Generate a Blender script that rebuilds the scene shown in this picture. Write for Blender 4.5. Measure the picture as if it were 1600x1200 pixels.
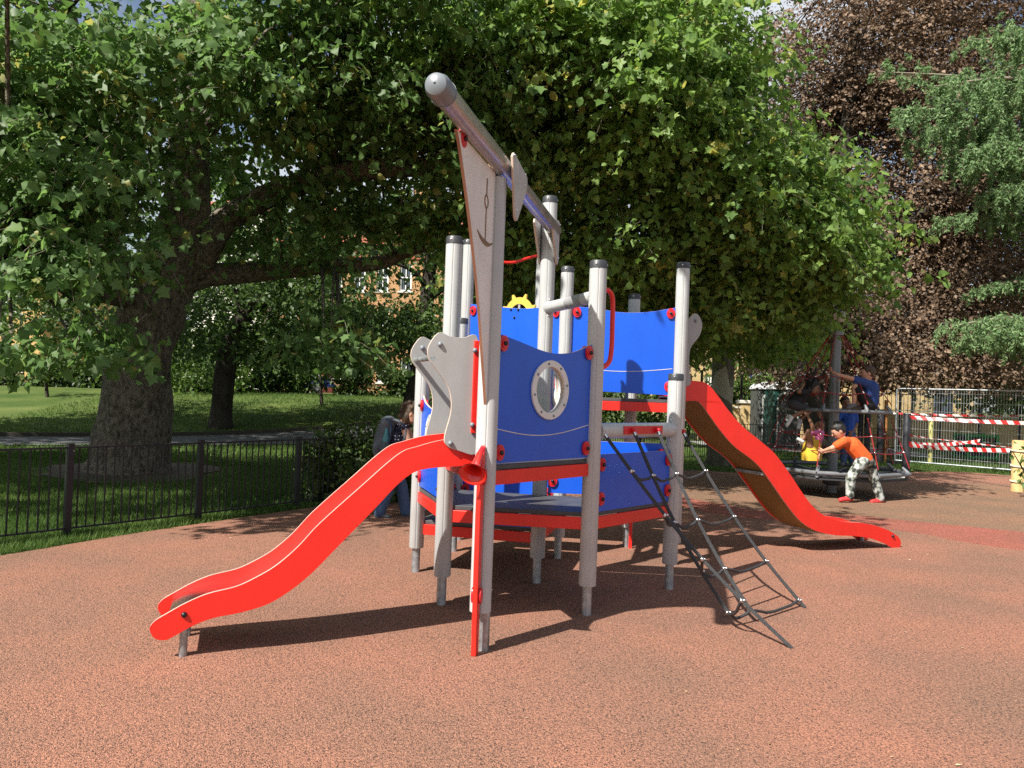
import bpy, bmesh, math, random
import numpy as np
from mathutils import Vector, Matrix
from mathutils.geometry import tessellate_polygon

for _o in list(bpy.data.objects):
    bpy.data.objects.remove(_o)
SC = bpy.context.scene
COL = SC.collection
rng = np.random.default_rng(7)
random.seed(7)
R = math.radians

# ---------------------------------------------------------------- camera
CAM_H = 1.5
TH, RO = R(.75), R(2.1)
cam_d = bpy.data.cameras.new('camera')
cam_d.sensor_width = 36
cam_d.lens = 27.0
cam_d.clip_start = .05
cam_d.clip_end = 2000
cam = bpy.data.objects.new('camera', cam_d)
COL.objects.link(cam)
RM = Matrix.Rotation(math.pi/2 + TH, 3, 'X') @ Matrix.Rotation(RO, 3, 'Z')
cam.matrix_world = Matrix.Translation((0, 0, CAM_H)) @ RM.to_4x4()
SC.camera = cam

# ---------------------------------------------------------------- sky and sun
SUN_S = (.66, .67)                      # shadow shift on the ground per metre of height
_l = math.hypot(*SUN_S)
SUN_EL = math.atan2(1, _l)
w = bpy.data.worlds.new('World')
SC.world = w
w.use_nodes = True
nt = w.node_tree
nt.nodes.clear()
wo = nt.nodes.new('ShaderNodeOutputWorld')
bg = nt.nodes.new('ShaderNodeBackground')
sky = nt.nodes.new('ShaderNodeTexSky')
sky.sky_type = 'NISHITA'
sky.sun_disc = False
sky.sun_elevation = SUN_EL
sky.sun_rotation = math.atan2(-SUN_S[0], -SUN_S[1])
sky.air_density = 1.0
sky.dust_density = 1.5
# broken white cloud over the whole dome
tc = nt.nodes.new('ShaderNodeTexCoord')
mp = nt.nodes.new('ShaderNodeMapping')
mp.inputs['Scale'].default_value = (1, 1, 2.2)
nz = nt.nodes.new('ShaderNodeTexNoise')
nz.inputs['Scale'].default_value = 2.3
nz.inputs['Detail'].default_value = 7
cr = nt.nodes.new('ShaderNodeValToRGB')
cr.color_ramp.elements[0].position = .42
cr.color_ramp.elements[1].position = .56
mx = nt.nodes.new('ShaderNodeMix')
mx.data_type = 'RGBA'
mx.inputs['B'].default_value = (6.6, 7.0, 7.6, 1)
nt.links.new(tc.outputs['Generated'], mp.inputs['Vector'])
nt.links.new(mp.outputs['Vector'], nz.inputs['Vector'])
nt.links.new(nz.outputs['Fac'], cr.inputs['Fac'])
nt.links.new(cr.outputs['Color'], mx.inputs['Factor'])
nt.links.new(sky.outputs['Color'], mx.inputs['A'])
nt.links.new(mx.outputs['Result'], bg.inputs['Color'])
bg.inputs['Strength'].default_value = .06
nt.links.new(bg.outputs['Background'], wo.inputs['Surface'])

sun_d = bpy.data.lights.new('sun', 'SUN')
sun_d.energy = 5.0
sun_d.angle = R(.53)
sun_d.color = (1, .95, .87)
sun = bpy.data.objects.new('sun', sun_d)
COL.objects.link(sun)
sun.rotation_euler = Vector((SUN_S[0], SUN_S[1], -1)).to_track_quat('-Z', 'Y').to_euler()
sun.location = (-12, -12, 20)

SC.view_settings.view_transform = 'Standard'
SC.view_settings.look = 'None'
SC.view_settings.exposure = 1.0
SC.view_settings.gamma = 1.0
SC.view_settings.use_curve_mapping = False
SC.render.engine = 'CYCLES'
SC.cycles.max_bounces = 6
SC.cycles.diffuse_bounces = 3
SC.cycles.glossy_bounces = 3
SC.cycles.transmission_bounces = 4
SC.cycles.use_adaptive_sampling = False
SC.cycles.use_denoising = False
SC.cycles.sample_clamp_indirect = 4.0
SC.cycles.transparent_max_bounces = 8

# ---------------------------------------------------------------- layout helpers (photo pixel -> place)
F = 1200.0
CAMP = Vector((0, 0, CAM_H))
def ray(x, y): return RM @ Vector(((x-800)/F, -(y-600)/F, -1))
def gp(x, y, z=0):
    d = ray(x, y); return CAMP + d*((z-CAM_H)/d.z)
def at(x, y, Y):
    d = ray(x, y); return CAMP + d*(Y/d.y)
def onp(x, y, P0, n):
    d = ray(x, y); return CAMP + d*(n.dot(P0-CAMP)/n.dot(d))
def V(*a): return Vector(a)
def sstep(a, b, x):
    t = min(1, max(0, (x-a)/(b-a))); return t*t*(3-2*t)

# ---------------------------------------------------------------- material helpers
MATS = {}
def mat(name, col, rough=.5, metal=0., var=.12, scale=8., bump=0., bscale=60., spec=.5, col2=None, detail=4, coat=0., grime=0.):
    if name in MATS: return MATS[name]
    m = bpy.data.materials.new(name); m.use_nodes = True
    t = m.node_tree; b = t.nodes['Principled BSDF']
    c = t.nodes.new('ShaderNodeTexCoord')
    n = t.nodes.new('ShaderNodeTexNoise'); n.inputs['Scale'].default_value = scale; n.inputs['Detail'].default_value = detail
    t.links.new(c.outputs['Object'], n.inputs['Vector'])
    r = t.nodes.new('ShaderNodeValToRGB')
    c2 = col2 if col2 else tuple(min(1, x*(1+var)) for x in col)
    c1 = col if col2 else tuple(x*(1-var) for x in col)
    r.color_ramp.elements[0].color = (*c1, 1); r.color_ramp.elements[1].color = (*c2, 1)
    r.color_ramp.elements[0].position = .3; r.color_ramp.elements[1].position = .7
    t.links.new(n.outputs['Fac'], r.inputs['Fac'])
    src = r.outputs['Color']
    if grime:
        g1 = t.nodes.new('ShaderNodeTexNoise'); g1.inputs['Scale'].default_value = 11; g1.inputs['Detail'].default_value = 8; g1.inputs['Roughness'].default_value = .7
        gm_ = t.nodes.new('ShaderNodeMapping'); gm_.inputs['Scale'].default_value = (1, 1, .28); t.links.new(c.outputs['Object'], gm_.inputs['Vector']); t.links.new(gm_.outputs[0], g1.inputs['Vector'])
        gr = t.nodes.new('ShaderNodeValToRGB'); gr.color_ramp.elements[0].position = .42; gr.color_ramp.elements[0].color = (1-grime, 1-grime, 1-grime*1.1, 1); gr.color_ramp.elements[1].position = .56; gr.color_ramp.elements[1].color = (1, 1, 1, 1)
        t.links.new(g1.outputs['Fac'], gr.inputs['Fac'])
        gx_ = t.nodes.new('ShaderNodeMix'); gx_.data_type = 'RGBA'; gx_.blend_type = 'MULTIPLY'; gx_.inputs['Factor'].default_value = 1
        t.links.new(src, gx_.inputs['A']); t.links.new(gr.outputs['Color'], gx_.inputs['B']); src = gx_.outputs['Result']
    t.links.new(src, b.inputs['Base Color'])
    rr = t.nodes.new('ShaderNodeMapRange'); rr.inputs['To Min'].default_value = max(.02, rough*.8); rr.inputs['To Max'].default_value = min(1, rough*1.2)
    t.links.new(n.outputs['Fac'], rr.inputs['Value']); t.links.new(rr.outputs['Result'], b.inputs['Roughness'])
    b.inputs['Metallic'].default_value = metal
    b.inputs['Specular IOR Level'].default_value = spec
    b.inputs['Coat Weight'].default_value = coat
    if bump > 0:
        n2 = t.nodes.new('ShaderNodeTexNoise'); n2.inputs['Scale'].default_value = bscale; n2.inputs['Detail'].default_value = 5
        t.links.new(c.outputs['Object'], n2.inputs['Vector'])
        bp = t.nodes.new('ShaderNodeBump'); bp.inputs['Strength'].default_value = bump; bp.inputs['Distance'].default_value = .02
        t.links.new(n2.outputs['Fac'], bp.inputs['Height']); t.links.new(bp.outputs['Normal'], b.inputs['Normal'])
    MATS[name] = m
    return m

def rubber(name, ca, cb, cd):
    """poured rubber crumb: granules of two tones and dark specks, slow wear patches"""
    m = bpy.data.materials.new(name); m.use_nodes = True
    t = m.node_tree; b = t.nodes['Principled BSDF']; L = t.links.new
    c = t.nodes.new('ShaderNodeTexCoord')
    v = t.nodes.new('ShaderNodeTexVoronoi'); v.inputs['Scale'].default_value = 190; L(c.outputs['Object'], v.inputs['Vector'])
    bw = t.nodes.new('ShaderNodeSeparateColor'); L(v.outputs['Color'], bw.inputs['Color'])
    r = t.nodes.new('ShaderNodeValToRGB'); e = r.color_ramp.elements
    e[0].color = (*cd, 1); e[0].position = .10; e[1].color = (*cb, 1); e[1].position = .92
    k = e.new(.24); k.color = (*ca, 1)
    L(bw.outputs['Red'], r.inputs['Fac'])
    n = t.nodes.new('ShaderNodeTexNoise'); n.inputs['Scale'].default_value = .9; n.inputs['Detail'].default_value = 5; L(c.outputs['Object'], n.inputs['Vector'])
    n3 = t.nodes.new('ShaderNodeTexNoise'); n3.inputs['Scale'].default_value = 75; n3.inputs['Detail'].default_value = 4; L(c.outputs['Object'], n3.inputs['Vector'])
    w2 = t.nodes.new('ShaderNodeValToRGB'); e2 = w2.color_ramp.elements
    e2[0].color = (.80, .86, .84, 1); e2[0].position = .32; e2[1].color = (1.14, 1.02, .96, 1); e2[1].position = .68
    L(n.outputs['Fac'], w2.inputs['Fac'])
    w3 = t.nodes.new('ShaderNodeValToRGB'); e3 = w3.color_ramp.elements
    e3[0].color = (.60, .61, .63, 1); e3[0].position = .33; e3[1].color = (1.22, 1.2, 1.18, 1); e3[1].position = .66
    L(n3.outputs['Fac'], w3.inputs['Fac'])
    m1 = t.nodes.new('ShaderNodeMix'); m1.data_type = 'RGBA'; m1.blend_type = 'MULTIPLY'; m1.inputs['Factor'].default_value = 1
    L(r.outputs['Color'], m1.inputs['A']); L(w2.outputs['Color'], m1.inputs['B'])
    m2 = t.nodes.new('ShaderNodeMix'); m2.data_type = 'RGBA'; m2.blend_type = 'MULTIPLY'; m2.inputs['Factor'].default_value = 1
    L(m1.outputs['Result'], m2.inputs['A']); L(w3.outputs['Color'], m2.inputs['B'])
    L(m2.outputs['Result'], b.inputs['Base Color'])
    b.inputs['Roughness'].default_value = .85
    b.inputs['Specular IOR Level'].default_value = .35
    bp = t.nodes.new('ShaderNodeBump'); bp.inputs['Strength'].default_value = .9; bp.inputs['Distance'].default_value = .006
    ad = t.nodes.new('ShaderNodeMath'); ad.operation = 'SUBTRACT'
    L(n3.outputs['Fac'], ad.inputs[0]); L(v.outputs['Distance'], ad.inputs[1])
    L(ad.outputs[0], bp.inputs['Height']); L(bp.outputs['Normal'], b.inputs['Normal'])
    return m

def brick_mat(name, ca, cb, cm, sc=1.0):
    m = bpy.data.materials.new(name); m.use_nodes = True
    t = m.node_tree; b = t.nodes['Principled BSDF']; L = t.links.new
    c = t.nodes.new('ShaderNodeTexCoord')
    sp = t.nodes.new('ShaderNodeSeparateXYZ'); L(c.outputs['Object'], sp.inputs[0])
    ad = t.nodes.new('ShaderNodeMath'); L(sp.outputs['X'], ad.inputs[0]); L(sp.outputs['Y'], ad.inputs[1])
    cb_ = t.nodes.new('ShaderNodeCombineXYZ'); L(ad.outputs[0], cb_.inputs[0]); L(sp.outputs['Z'], cb_.inputs[1])
    br = t.nodes.new('ShaderNodeTexBrick')
    br.inputs['Color1'].default_value = (*ca, 1); br.inputs['Color2'].default_value = (*cb, 1); br.inputs['Mortar'].default_value = (*cm, 1)
    br.inputs['Scale'].default_value = 1; br.inputs['Brick Width'].default_value = .225*sc; br.inputs['Row Height'].default_value = .075*sc
    br.inputs['Mortar Size'].default_value = .008*sc
    L(cb_.outputs[0], br.inputs['Vector'])
    n = t.nodes.new('ShaderNodeTexNoise'); n.inputs['Scale'].default_value = .7; n.inputs['Detail'].default_value = 6; L(c.outputs['Object'], n.inputs['Vector'])
    r = t.nodes.new('ShaderNodeValToRGB'); r.color_ramp.elements[0].color = (.75, .75, .75, 1); r.color_ramp.elements[1].color = (1.1, 1.1, 1.1, 1)
    L(n.outputs['Fac'], r.inputs['Fac'])
    mm = t.nodes.new('ShaderNodeMix'); mm.data_type = 'RGBA'; mm.blend_type = 'MULTIPLY'; mm.inputs['Factor'].default_value = 1
    L(br.outputs['Color'], mm.inputs['A']); L(r.outputs['Color'], mm.inputs['B']); L(mm.outputs['Result'], b.inputs['Base Color'])
    b.inputs['Roughness'].default_value = .9
    return m

def leaf_mat(name, c1, c2, trans=.35, rough=.5, spec=.4, last=None):
    """leaf tint varies leaf by leaf through the 'tint' attribute"""
    m = bpy.data.materials.new(name); m.use_nodes = True
    t = m.node_tree; t.nodes.clear(); L = t.links.new
    o = t.nodes.new('ShaderNodeOutputMaterial')
    a = t.nodes.new('ShaderNodeAttribute'); a.attribute_name = 'tint'
    oi = t.nodes.new('ShaderNodeObjectInfo')
    ad = t.nodes.new('ShaderNodeMath'); ad.operation = 'ADD'; L(a.outputs['Fac'], ad.inputs[0])
    r = t.nodes.new('ShaderNodeValToRGB'); e = r.color_ramp.elements
    e[0].color = (*c1, 1); e[1].color = (*c2, 1); e[0].position = 0.; e[1].position = 1.
    if last:
        e[1].position = .93; k_ = e.new(1.); k_.color = (*last, 1)
    L(a.outputs['Fac'], r.inputs['Fac'])
    p = t.nodes.new('ShaderNodeBsdfPrincipled'); p.inputs['Roughness'].default_value = rough; p.inputs['Specular IOR Level'].default_value = spec
    L(r.outputs['Color'], p.inputs['Base Color'])
    tr = t.nodes.new('ShaderNodeBsdfTranslucent')
    hs = t.nodes.new('ShaderNodeHueSaturation'); hs.inputs['Value'].default_value = 1.5; hs.inputs['Hue'].default_value = .494; hs.inputs['Saturation'].default_value = 1.1
    L(r.outputs['Color'], hs.inputs['Color']); L(hs.outputs['Color'], tr.inputs['Color'])
    mxs = t.nodes.new('ShaderNodeMixShader'); mxs.inputs[0].default_value = trans
    L(p.outputs[0], mxs.inputs[1]); L(tr.outputs[0], mxs.inputs[2]); L(mxs.outputs[0], o.inputs['Surface'])
    return m

# ---------------------------------------------------------------- object helpers
WL = {}                                           # world position of every object's origin
def tag(o, label=None, cat=None, group=None, kind=None):
    if label: o['label'] = label
    if cat: o['category'] = cat
    if group: o['group'] = group
    if kind: o['kind'] = kind
    return o
def empty(name, loc, label=None, cat=None, group=None):
    o = bpy.data.objects.new(name, None); COL.objects.link(o); o.location = loc
    o.empty_display_size = .1
    WL[o.name] = Vector(loc)
    return tag(o, label, cat, group)
def link(name, me, parent=None, loc=None):
    """link a mesh object; loc is where its origin stands in the world"""
    o = bpy.data.objects.new(name, me); COL.objects.link(o)
    wl = Vector(loc) if loc is not None else Vector((0, 0, 0))
    if parent is not None:
        o.parent = parent; o.location = wl - WL[parent.name]
    else: o.location = wl
    WL[o.name] = wl
    return o

class MB:
    def __init__(s): s.v = []; s.f = []; s.m = []
    def add(s, vs, fs, mi=0):
        k = len(s.v); s.v += [tuple(p) for p in vs]
        for f in fs: s.f.append(tuple(i+k for i in f)); s.m.append(mi)
        return s
    def box(s, c, d, rz=0., mi=0, rot=None):
        c = Vector(c); hx, hy, hz = d[0]/2, d[1]/2, d[2]/2
        M = rot if rot is not None else Matrix.Rotation(rz, 3, 'Z')
        vs = [c + M @ Vector((x*hx, y*hy, z*hz)) for z in (-1, 1) for x, y in ((-1, -1), (1, -1), (1, 1), (-1, 1))]
        return s.add(vs, [(3, 2, 1, 0), (4, 5, 6, 7), (0, 1, 5, 4), (1, 2, 6, 5), (2, 3, 7, 6), (3, 0, 4, 7)], mi)
    def tube(s, pts, rad, n=8, cap=True, mi=0, prof=None):
        pts = [Vector(p) for p in pts]
        rr = rad if isinstance(rad, (list, tuple)) else [rad]*len(pts)
        k0 = len(s.v); ref = None
        for i, p in enumerate(pts):
            if i == 0: t = pts[1]-pts[0]
            elif i == len(pts)-1: t = pts[-1]-pts[-2]
            else: t = (pts[i+1]-p).normalized() + (p-pts[i-1]).normalized()
            if t.length < 1e-9: t = Vector((0, 0, 1))
            t.normalize()
            if ref is None:
                ref = Vector((1, 0, 0)) if abs(t.x) < .9 else Vector((0, 1, 0))
            u = (ref - t*ref.dot(t)).normalized(); ref = u; w_ = t.cross(u)
            for j in range(n):
                a = 2*math.pi*j/n; q = rr[i]*(prof(a) if prof else 1)
                s.v.append(tuple(p + u*(q*math.cos(a)) + w_*(q*math.sin(a))))
        for i in range(len(pts)-1):
            for j in range(n):
                a = k0+i*n+j; b = k0+i*n+(j+1) % n
                s.f.append((a, b, b+n, a+n)); s.m.append(mi)
        if cap:
            s.f.append(tuple(k0+j for j in range(n))[::-1]); s.m.append(mi)
            e = k0+(len(pts)-1)*n
            s.f.append(tuple(e+j for j in range(n))); s.m.append(mi)
        return s
    def ell(s, c, r, nu=12, nv=8, mi=0, M=None):
        c = Vector(c); r = (r, r, r) if not hasattr(r, '__len__') else r
        M = M or Matrix.Identity(3); k = len(s.v)
        vs = [c + M @ Vector((0, 0, -r[2]))]
        for i in range(1, nv):
            p = -math.pi/2 + math.pi*i/nv
            for j in range(nu):
                a = 2*math.pi*j/nu
                vs.append(c + M @ Vector((r[0]*math.cos(p)*math.cos(a), r[1]*math.cos(p)*math.sin(a), r[2]*math.sin(p))))
        vs.append(c + M @ Vector((0, 0, r[2])))
        fs = [(0, 1+(j+1) % nu, 1+j) for j in range(nu)]
        for i in range(nv-2):
            for j in range(nu):
                a = 1+i*nu+j; b = 1+i*nu+(j+1) % nu
                fs.append((a, b, b+nu, a+nu))
        e = len(vs)-1
        fs += [(e, 1+(nv-2)*nu+j, 1+(nv-2)*nu+(j+1) % nu) for j in range(nu)]
        return s.add(vs, fs, mi)
    def prism(s, O, u, v, out, t, holes=(), mi=0, ms=None, centred=True):
        """flat plate: outline `out` (a,b) in the axes u,v through O, thickness t along u x v"""
        ms = mi if ms is None else ms
        O = Vector(O); u = Vector(u); v = Vector(v); n = u.cross(v).normalized()
        loops = [list(out)] + [list(h) for h in holes]
        tri = tessellate_polygon([[Vector((a, b, 0)) for a, b in lp] for lp in loops])
        flat = [p for lp in loops for p in lp]; N = len(flat)
        o0 = -n*t/2 if centred else n*0
        k = len(s.v)
        for off in (o0, o0+n*t): s.v += [tuple(O + u*a + v*b + off) for a, b in flat]
        for T in tri:
            a, b, c = (Vector(flat[i]) for i in T)
            ccw = (b-a).cross(c-a) > 0
            T = tuple(T) if ccw else tuple(T)[::-1]
            s.f.append(tuple(k+N+i for i in T)); s.m.append(mi)
            s.f.append(tuple(k+i for i in T)[::-1]); s.m.append(mi)
        st = 0
        for lp in loops:
            m_ = len(lp); area = sum(lp[i][0]*lp[(i+1) % m_][1]-lp[(i+1) % m_][0]*lp[i][1] for i in range(m_))
            hole = st > 0
            for i in range(m_):
                a = k+st+i; b = k+st+(i+1) % m_
                q = (a, b, b+N, a+N)
                if (area > 0) == hole: q = q[::-1]
                s.f.append(q); s.m.append(ms)
            st += m_
        return s
    def mesh(s, name, mats, org=(0, 0, 0), sm=None):
        me = bpy.data.meshes.new(name)
        o = Vector(org)
        me.from_pydata([(p[0]-o.x, p[1]-o.y, p[2]-o.z) for p in s.v], [], s.f)
        for m_ in (mats if isinstance(mats, (list, tuple)) else [mats]): me.materials.append(m_)
        me.polygons.foreach_set('material_index', s.m)
        if sm is not None:
            me.polygons.foreach_set('use_smooth', [True]*len(s.f))
            me.set_sharp_from_angle(angle=R(sm))
        me.update()
        return me
    def build(s, name, mats, parent=None, loc=None, sm=40, bevel=0.):
        if loc is None: loc = WL[parent.name] if parent is not None else (0, 0, 0)
        o = link(name, s.mesh(name, mats, loc, sm), parent, loc)
        if bevel:
            b = o.modifiers.new('bevel', 'BEVEL'); b.width = bevel; b.segments = 2; b.limit_method = 'ANGLE'; b.angle_limit = R(50)
        return o

def crom(pts, n=6, closed=False):
    """Catmull-Rom through 2D/3D points"""
    P = [np.array(p, float) for p in pts]; out = []
    N = len(P); rg = range(N) if closed else range(N-1)
    for i in rg:
        p0 = P[(i-1) % N] if (closed or i > 0) else 2*P[0]-P[1]
        p1, p2 = P[i], P[(i+1) % N]
        p3 = P[(i+2) % N] if (closed or i+2 < N) else 2*P[-1]-P[-2]
        for k in range(n):
            t = k/n
            out.append(tuple(.5*((2*p1)+(-p0+p2)*t+(2*p0-5*p1+4*p2-p3)*t*t+(-p0+3*p1-3*p2+p3)*t**3)))
    if not closed: out.append(tuple(P[-1]))
    return out
def circle(cx, cy, r, n=28, rb=None):
    rb = rb or r
    return [(cx+r*math.cos(2*math.pi*i/n), cy+rb*math.sin(2*math.pi*i/n)) for i in range(n)]

# ---------------------------------------------------------------- shared materials
M_POST = mat('grey_post_paint', (.425, .435, .435), .38, var=.05, scale=3, bump=.02, bscale=40, grime=.06)
M_POSTD = mat('darker_grey_band', (.26, .26, .265), .5)
M_GREYP = mat('grey_panel', (.30, .298, .295), .45, var=.05, scale=4, grime=.06)
M_CAP = mat('black_plastic_cap', (.035, .037, .042), .45)
M_CAPB = mat('slate_ball_cap', (.17, .19, .21), .4)
M_GALV = mat('galvanised_steel', (.42, .45, .47), .45, .75, var=.25, scale=25, grime=.3)
M_STEEL = mat('brushed_steel', (.62, .6, .58), .24, 1.0, var=.06, scale=30)
M_RED = mat('red_paint', (.70, .022, .014), .34, var=.06, scale=2, grime=.05)
M_REDP = mat('red_plastic', (.55, .012, .02), .3, var=.06)
M_BLUE = mat('blue_panel', (.007, .085, .56), .34, var=.06, scale=2, grime=.05)
M_EDGE = mat('laminate_core_edge', (.55, .42, .32), .6)
M_CREAM = mat('routed_cream_line', (.62, .56, .50), .6)
M_DECK = mat('black_deck_board', (.055, .057, .06), .6, var=.25, scale=9, bump=.15, bscale=260)
M_BOLT = mat('dark_bolt', (.03, .03, .033), .3, .6)
M_SBOLT = mat('silver_bolt', (.6, .6, .6), .25, 1)
M_WHITEP = mat('white_panel_ring', (.62, .61, .59), .45, var=.05)
M_YEL = mat('yellow_panel', (.62, .42, .07), .45)
M_BROWN = mat('painted_reflection_brown', (.25, .145, .045), .55, var=.12, scale=5)  # brown of the ground mirrored in steel, painted as a base colour
M_ROPE = mat('black_rope', (.03, .031, .033), .55, var=.4, scale=80, bump=.5, bscale=300)
M_ROPER = mat('red_rope', (.24, .013, .014), .6, var=.3, scale=60)
M_IRON = mat('black_iron', (.005, .005, .0055), .5, var=.3, scale=15)
M_GLASS = mat('window_glass', (.05, .06, .07), .08, spec=.8)
M_WHITE = mat('white_paint', (.78, .77, .74), .5, var=.05)
# ================================================================ the ground
def terrain(x, y):
    """lawn left of the playground climbs to the hedge; the rest is flat"""
    side = 1 - sstep(-1.5, 3.5, x - (y-19)*.12)
    return 1.15*sstep(18.5, 33, y + .12*x)*side

def grass_ground():
    m = bpy.data.materials.new('lawn'); m.use_nodes = True
    t = m.node_tree; b = t.nodes['Principled BSDF']; L = t.links.new
    c = t.nodes.new('ShaderNodeTexCoord')
    n = t.nodes.new('ShaderNodeTexNoise'); n.inputs['Scale'].default_value = .55; n.inputs['Detail'].default_value = 8; L(c.outputs['Object'], n.inputs['Vector'])
    n2 = t.nodes.new('ShaderNodeTexNoise'); n2.inputs['Scale'].default_value = 55; n2.inputs['Detail'].default_value = 3; L(c.outputs['Object'], n2.inputs['Vector'])
    r = t.nodes.new('ShaderNodeValToRGB'); e = r.color_ramp.elements
    e[0].color = (.045, .085, .016, 1); e[0].position = .3; e[1].color = (.125, .155, .042, 1); e[1].position = .72
    L(n.outputs['Fac'], r.inputs['Fac'])
    r2 = t.nodes.new('ShaderNodeValToRGB'); r2.color_ramp.elements[0].color = (.5, .5, .5, 1); r2.color_ramp.elements[0].position = .3
    r2.color_ramp.elements[1].color = (1.35, 1.35, 1.35, 1); r2.color_ramp.elements[1].position = .7
    L(n2.outputs['Fac'], r2.inputs['Fac'])
    mm = t.nodes.new('ShaderNodeMix'); mm.data_type = 'RGBA'; mm.blend_type = 'MULTIPLY'; mm.inputs['Factor'].default_value = 1
    L(r.outputs['Color'], mm.inputs['A']); L(r2.outputs['Color'], mm.inputs['B']); L(mm.outputs['Result'], b.inputs['Base Color'])
    b.inputs['Roughness'].default_value = .9; b.inputs['Specular IOR Level'].default_value = .15
    bp = t.nodes.new('ShaderNodeBump'); bp.inputs['Strength'].default_value = .8; bp.inputs['Distance'].default_value = .03
    L(n2.outputs['Fac'], bp.inputs['Height']); L(bp.outputs['Normal'], b.inputs['Normal'])
    return m
M_LAWN = grass_ground()
gx = list(np.concatenate([[-900, -300, -120, -60], np.arange(-40, 30.1, .8), [45, 80, 200, 900]]))
gy = list(np.concatenate([[-400, -100, -30, -8], np.arange(0, 50.1, .8), [70, 120, 300, 1200]]))
g = MB()
for y in gy:
    for x in gx: g.v.append((x, y, terrain(x, y) - .014))
nx = len(gx)
for j in range(len(gy)-1):
    for i in range(nx-1):
        g.f.append((j*nx+i, j*nx+i+1, (j+1)*nx+i+1, (j+1)*nx+i)); g.m.append(0)
tag(g.build('ground', M_LAWN, sm=60), kind='structure')

# rubber playground surface: curved edge on the left, grass beyond
RUB_EDGE = [(-16, -6), (-9, -1.2), (-6.6, 2.6), (-5.1, 4.9), (-4.21, 6.42), (-3.68, 7.49), (-3.0, 8.65), (-2.3, 9.78), (-1.5, 10.9), (-.4, 12.3), (.9, 13.9), (2.3, 15.6), (3.9, 16.55), (5.6, 16.3), (7.6, 17.2), (9.79, 18.35), (11.2, 18.7), (13.2, 17.3), (16, 15), (22, 12), (30, 2), (30, -6)]
rub = crom(RUB_EDGE, 6)
M_RUB = rubber('rubber_crumb_terracotta', (.268, .134, .090), (.375, .189, .130), (.06, .039, .031))
M_RUBR = rubber('rubber_crumb_red', (.30, .10, .07), (.40, .14, .10), (.09, .04, .034))
M_RUBT = rubber('rubber_crumb_tan', (.225, .135, .085), (.30, .18, .115), (.07, .045, .034))
g = MB(); g.prism((0, 0, -.05), (1, 0, 0), (0, 1, 0), rub, .05, centred=False)
tag(g.build('playground_surface', M_RUB, sm=30), kind='structure')
# red band and tan field laid into it
band = crom([(2.2, 13.2), (2.9, 11.6), (3.6, 10.7), (4.43, 10.72), (5.23, 10.36), (6.49, 9.66), (9, 8.2), (14, 6)], 6)
band2 = crom([(14, 4.6), (9, 6.4), (5.65, 8.4), (4.97, 9.3), (4.1, 9.8), (3.2, 10.0), (2.4, 10.9), (1.7, 12.6)], 6)
g = MB(); g.prism((0, 0, .0), (1, 0, 0), (0, 1, 0), band + band2, .004, centred=False)
tag(g.build('playground_red_band', M_RUBR, sm=30), kind='structure')
tan = [(14, 6.03), (14.5, 12.5), (12.6, 15.0), (10.6, 15.9), (8.6, 15.6), (6.8, 15.5), (4.6, 15.7), (3.0, 15.1), (2.25, 13.25)]
g = MB(); g.prism((0, 0, .0), (1, 0, 0), (0, 1, 0), [(x, y+.02) for x, y in band] + tan[1:-1], .004, centred=False)
tag(g.build('playground_tan_field', M_RUBT, sm=30), kind='structure')

# tarmac path behind the fence
M_TAR = mat('tarmac', (.07, .07, .072), .85, var=.3, scale=40, bump=.3, bscale=120)
ctr = crom([(-60, 8), (-40, 10.5), (-25, 13.3), (-14, 16.6), (-9, 19.2), (-4.5, 22.3), (-1, 26.5), (1.5, 33)], 12)
g = MB()
for i, p in enumerate(ctr):
    a = np.array(ctr[max(0, i-1)]); b = np.array(ctr[min(len(ctr)-1, i+1)]); d = (b-a)/np.linalg.norm(b-a); nrm = np.array((-d[1], d[0]))
    for s_ in (-1.4, -.5, .5, 1.4):
        q = np.array(p)+nrm*s_; g.v.append((q[0], q[1], terrain(q[0], q[1])+.012))
for i in range(len(ctr)-1):
    for k in range(3): g.f.append((i*4+k+1, i*4+k, i*4+4+k, i*4+5+k)); g.m.append(0)
tag(g.build('path', M_TAR, sm=60), kind='structure')
# timber edging along the far side of the path
g = MB()
for i, p in enumerate(ctr[:-1]):
    a = np.array(p); b = np.array(ctr[i+1]); d = (b-a)/np.linalg.norm(b-a); nrm = np.array((-d[1], d[0]))
    c = (a+b)/2+nrm*1.47
    g.box((c[0], c[1], terrain(c[0], c[1])+.04), (np.linalg.norm(b-a)*1.06, .05, .14), math.atan2(d[1], d[0]))
tag(g.build('path_edging', mat('path_edging_wood', (.05, .04, .03), .8), sm=30), kind='structure')
# bare earth under the big tree
M_EARTH = mat('leaf_strewn_earth', (.04, .032, .018), .95, col2=(.10, .075, .045), scale=22, bump=.5, bscale=50)
TA = gp(205, 735)
def blob(c, r, n=40, k=.18, ry=1.):
    ph = rng.random(4)*6.28
    return [(c[0]+r*(1+k*math.sin(2*a+ph[0])+k*.6*math.sin(5*a+ph[1]))*math.cos(a), c[1]+ry*r*(1+k*math.sin(3*a+ph[2]))*math.sin(a)) for a in np.linspace(0, 6.283, n, endpoint=False)]
g = MB(); g.prism((0, 0, -.010), (1, 0, 0), (0, 1, 0), blob(TA, 1.5), .012, centred=False)
tag(g.build('earth_patch', M_EARTH, sm=30), kind='structure')

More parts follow.
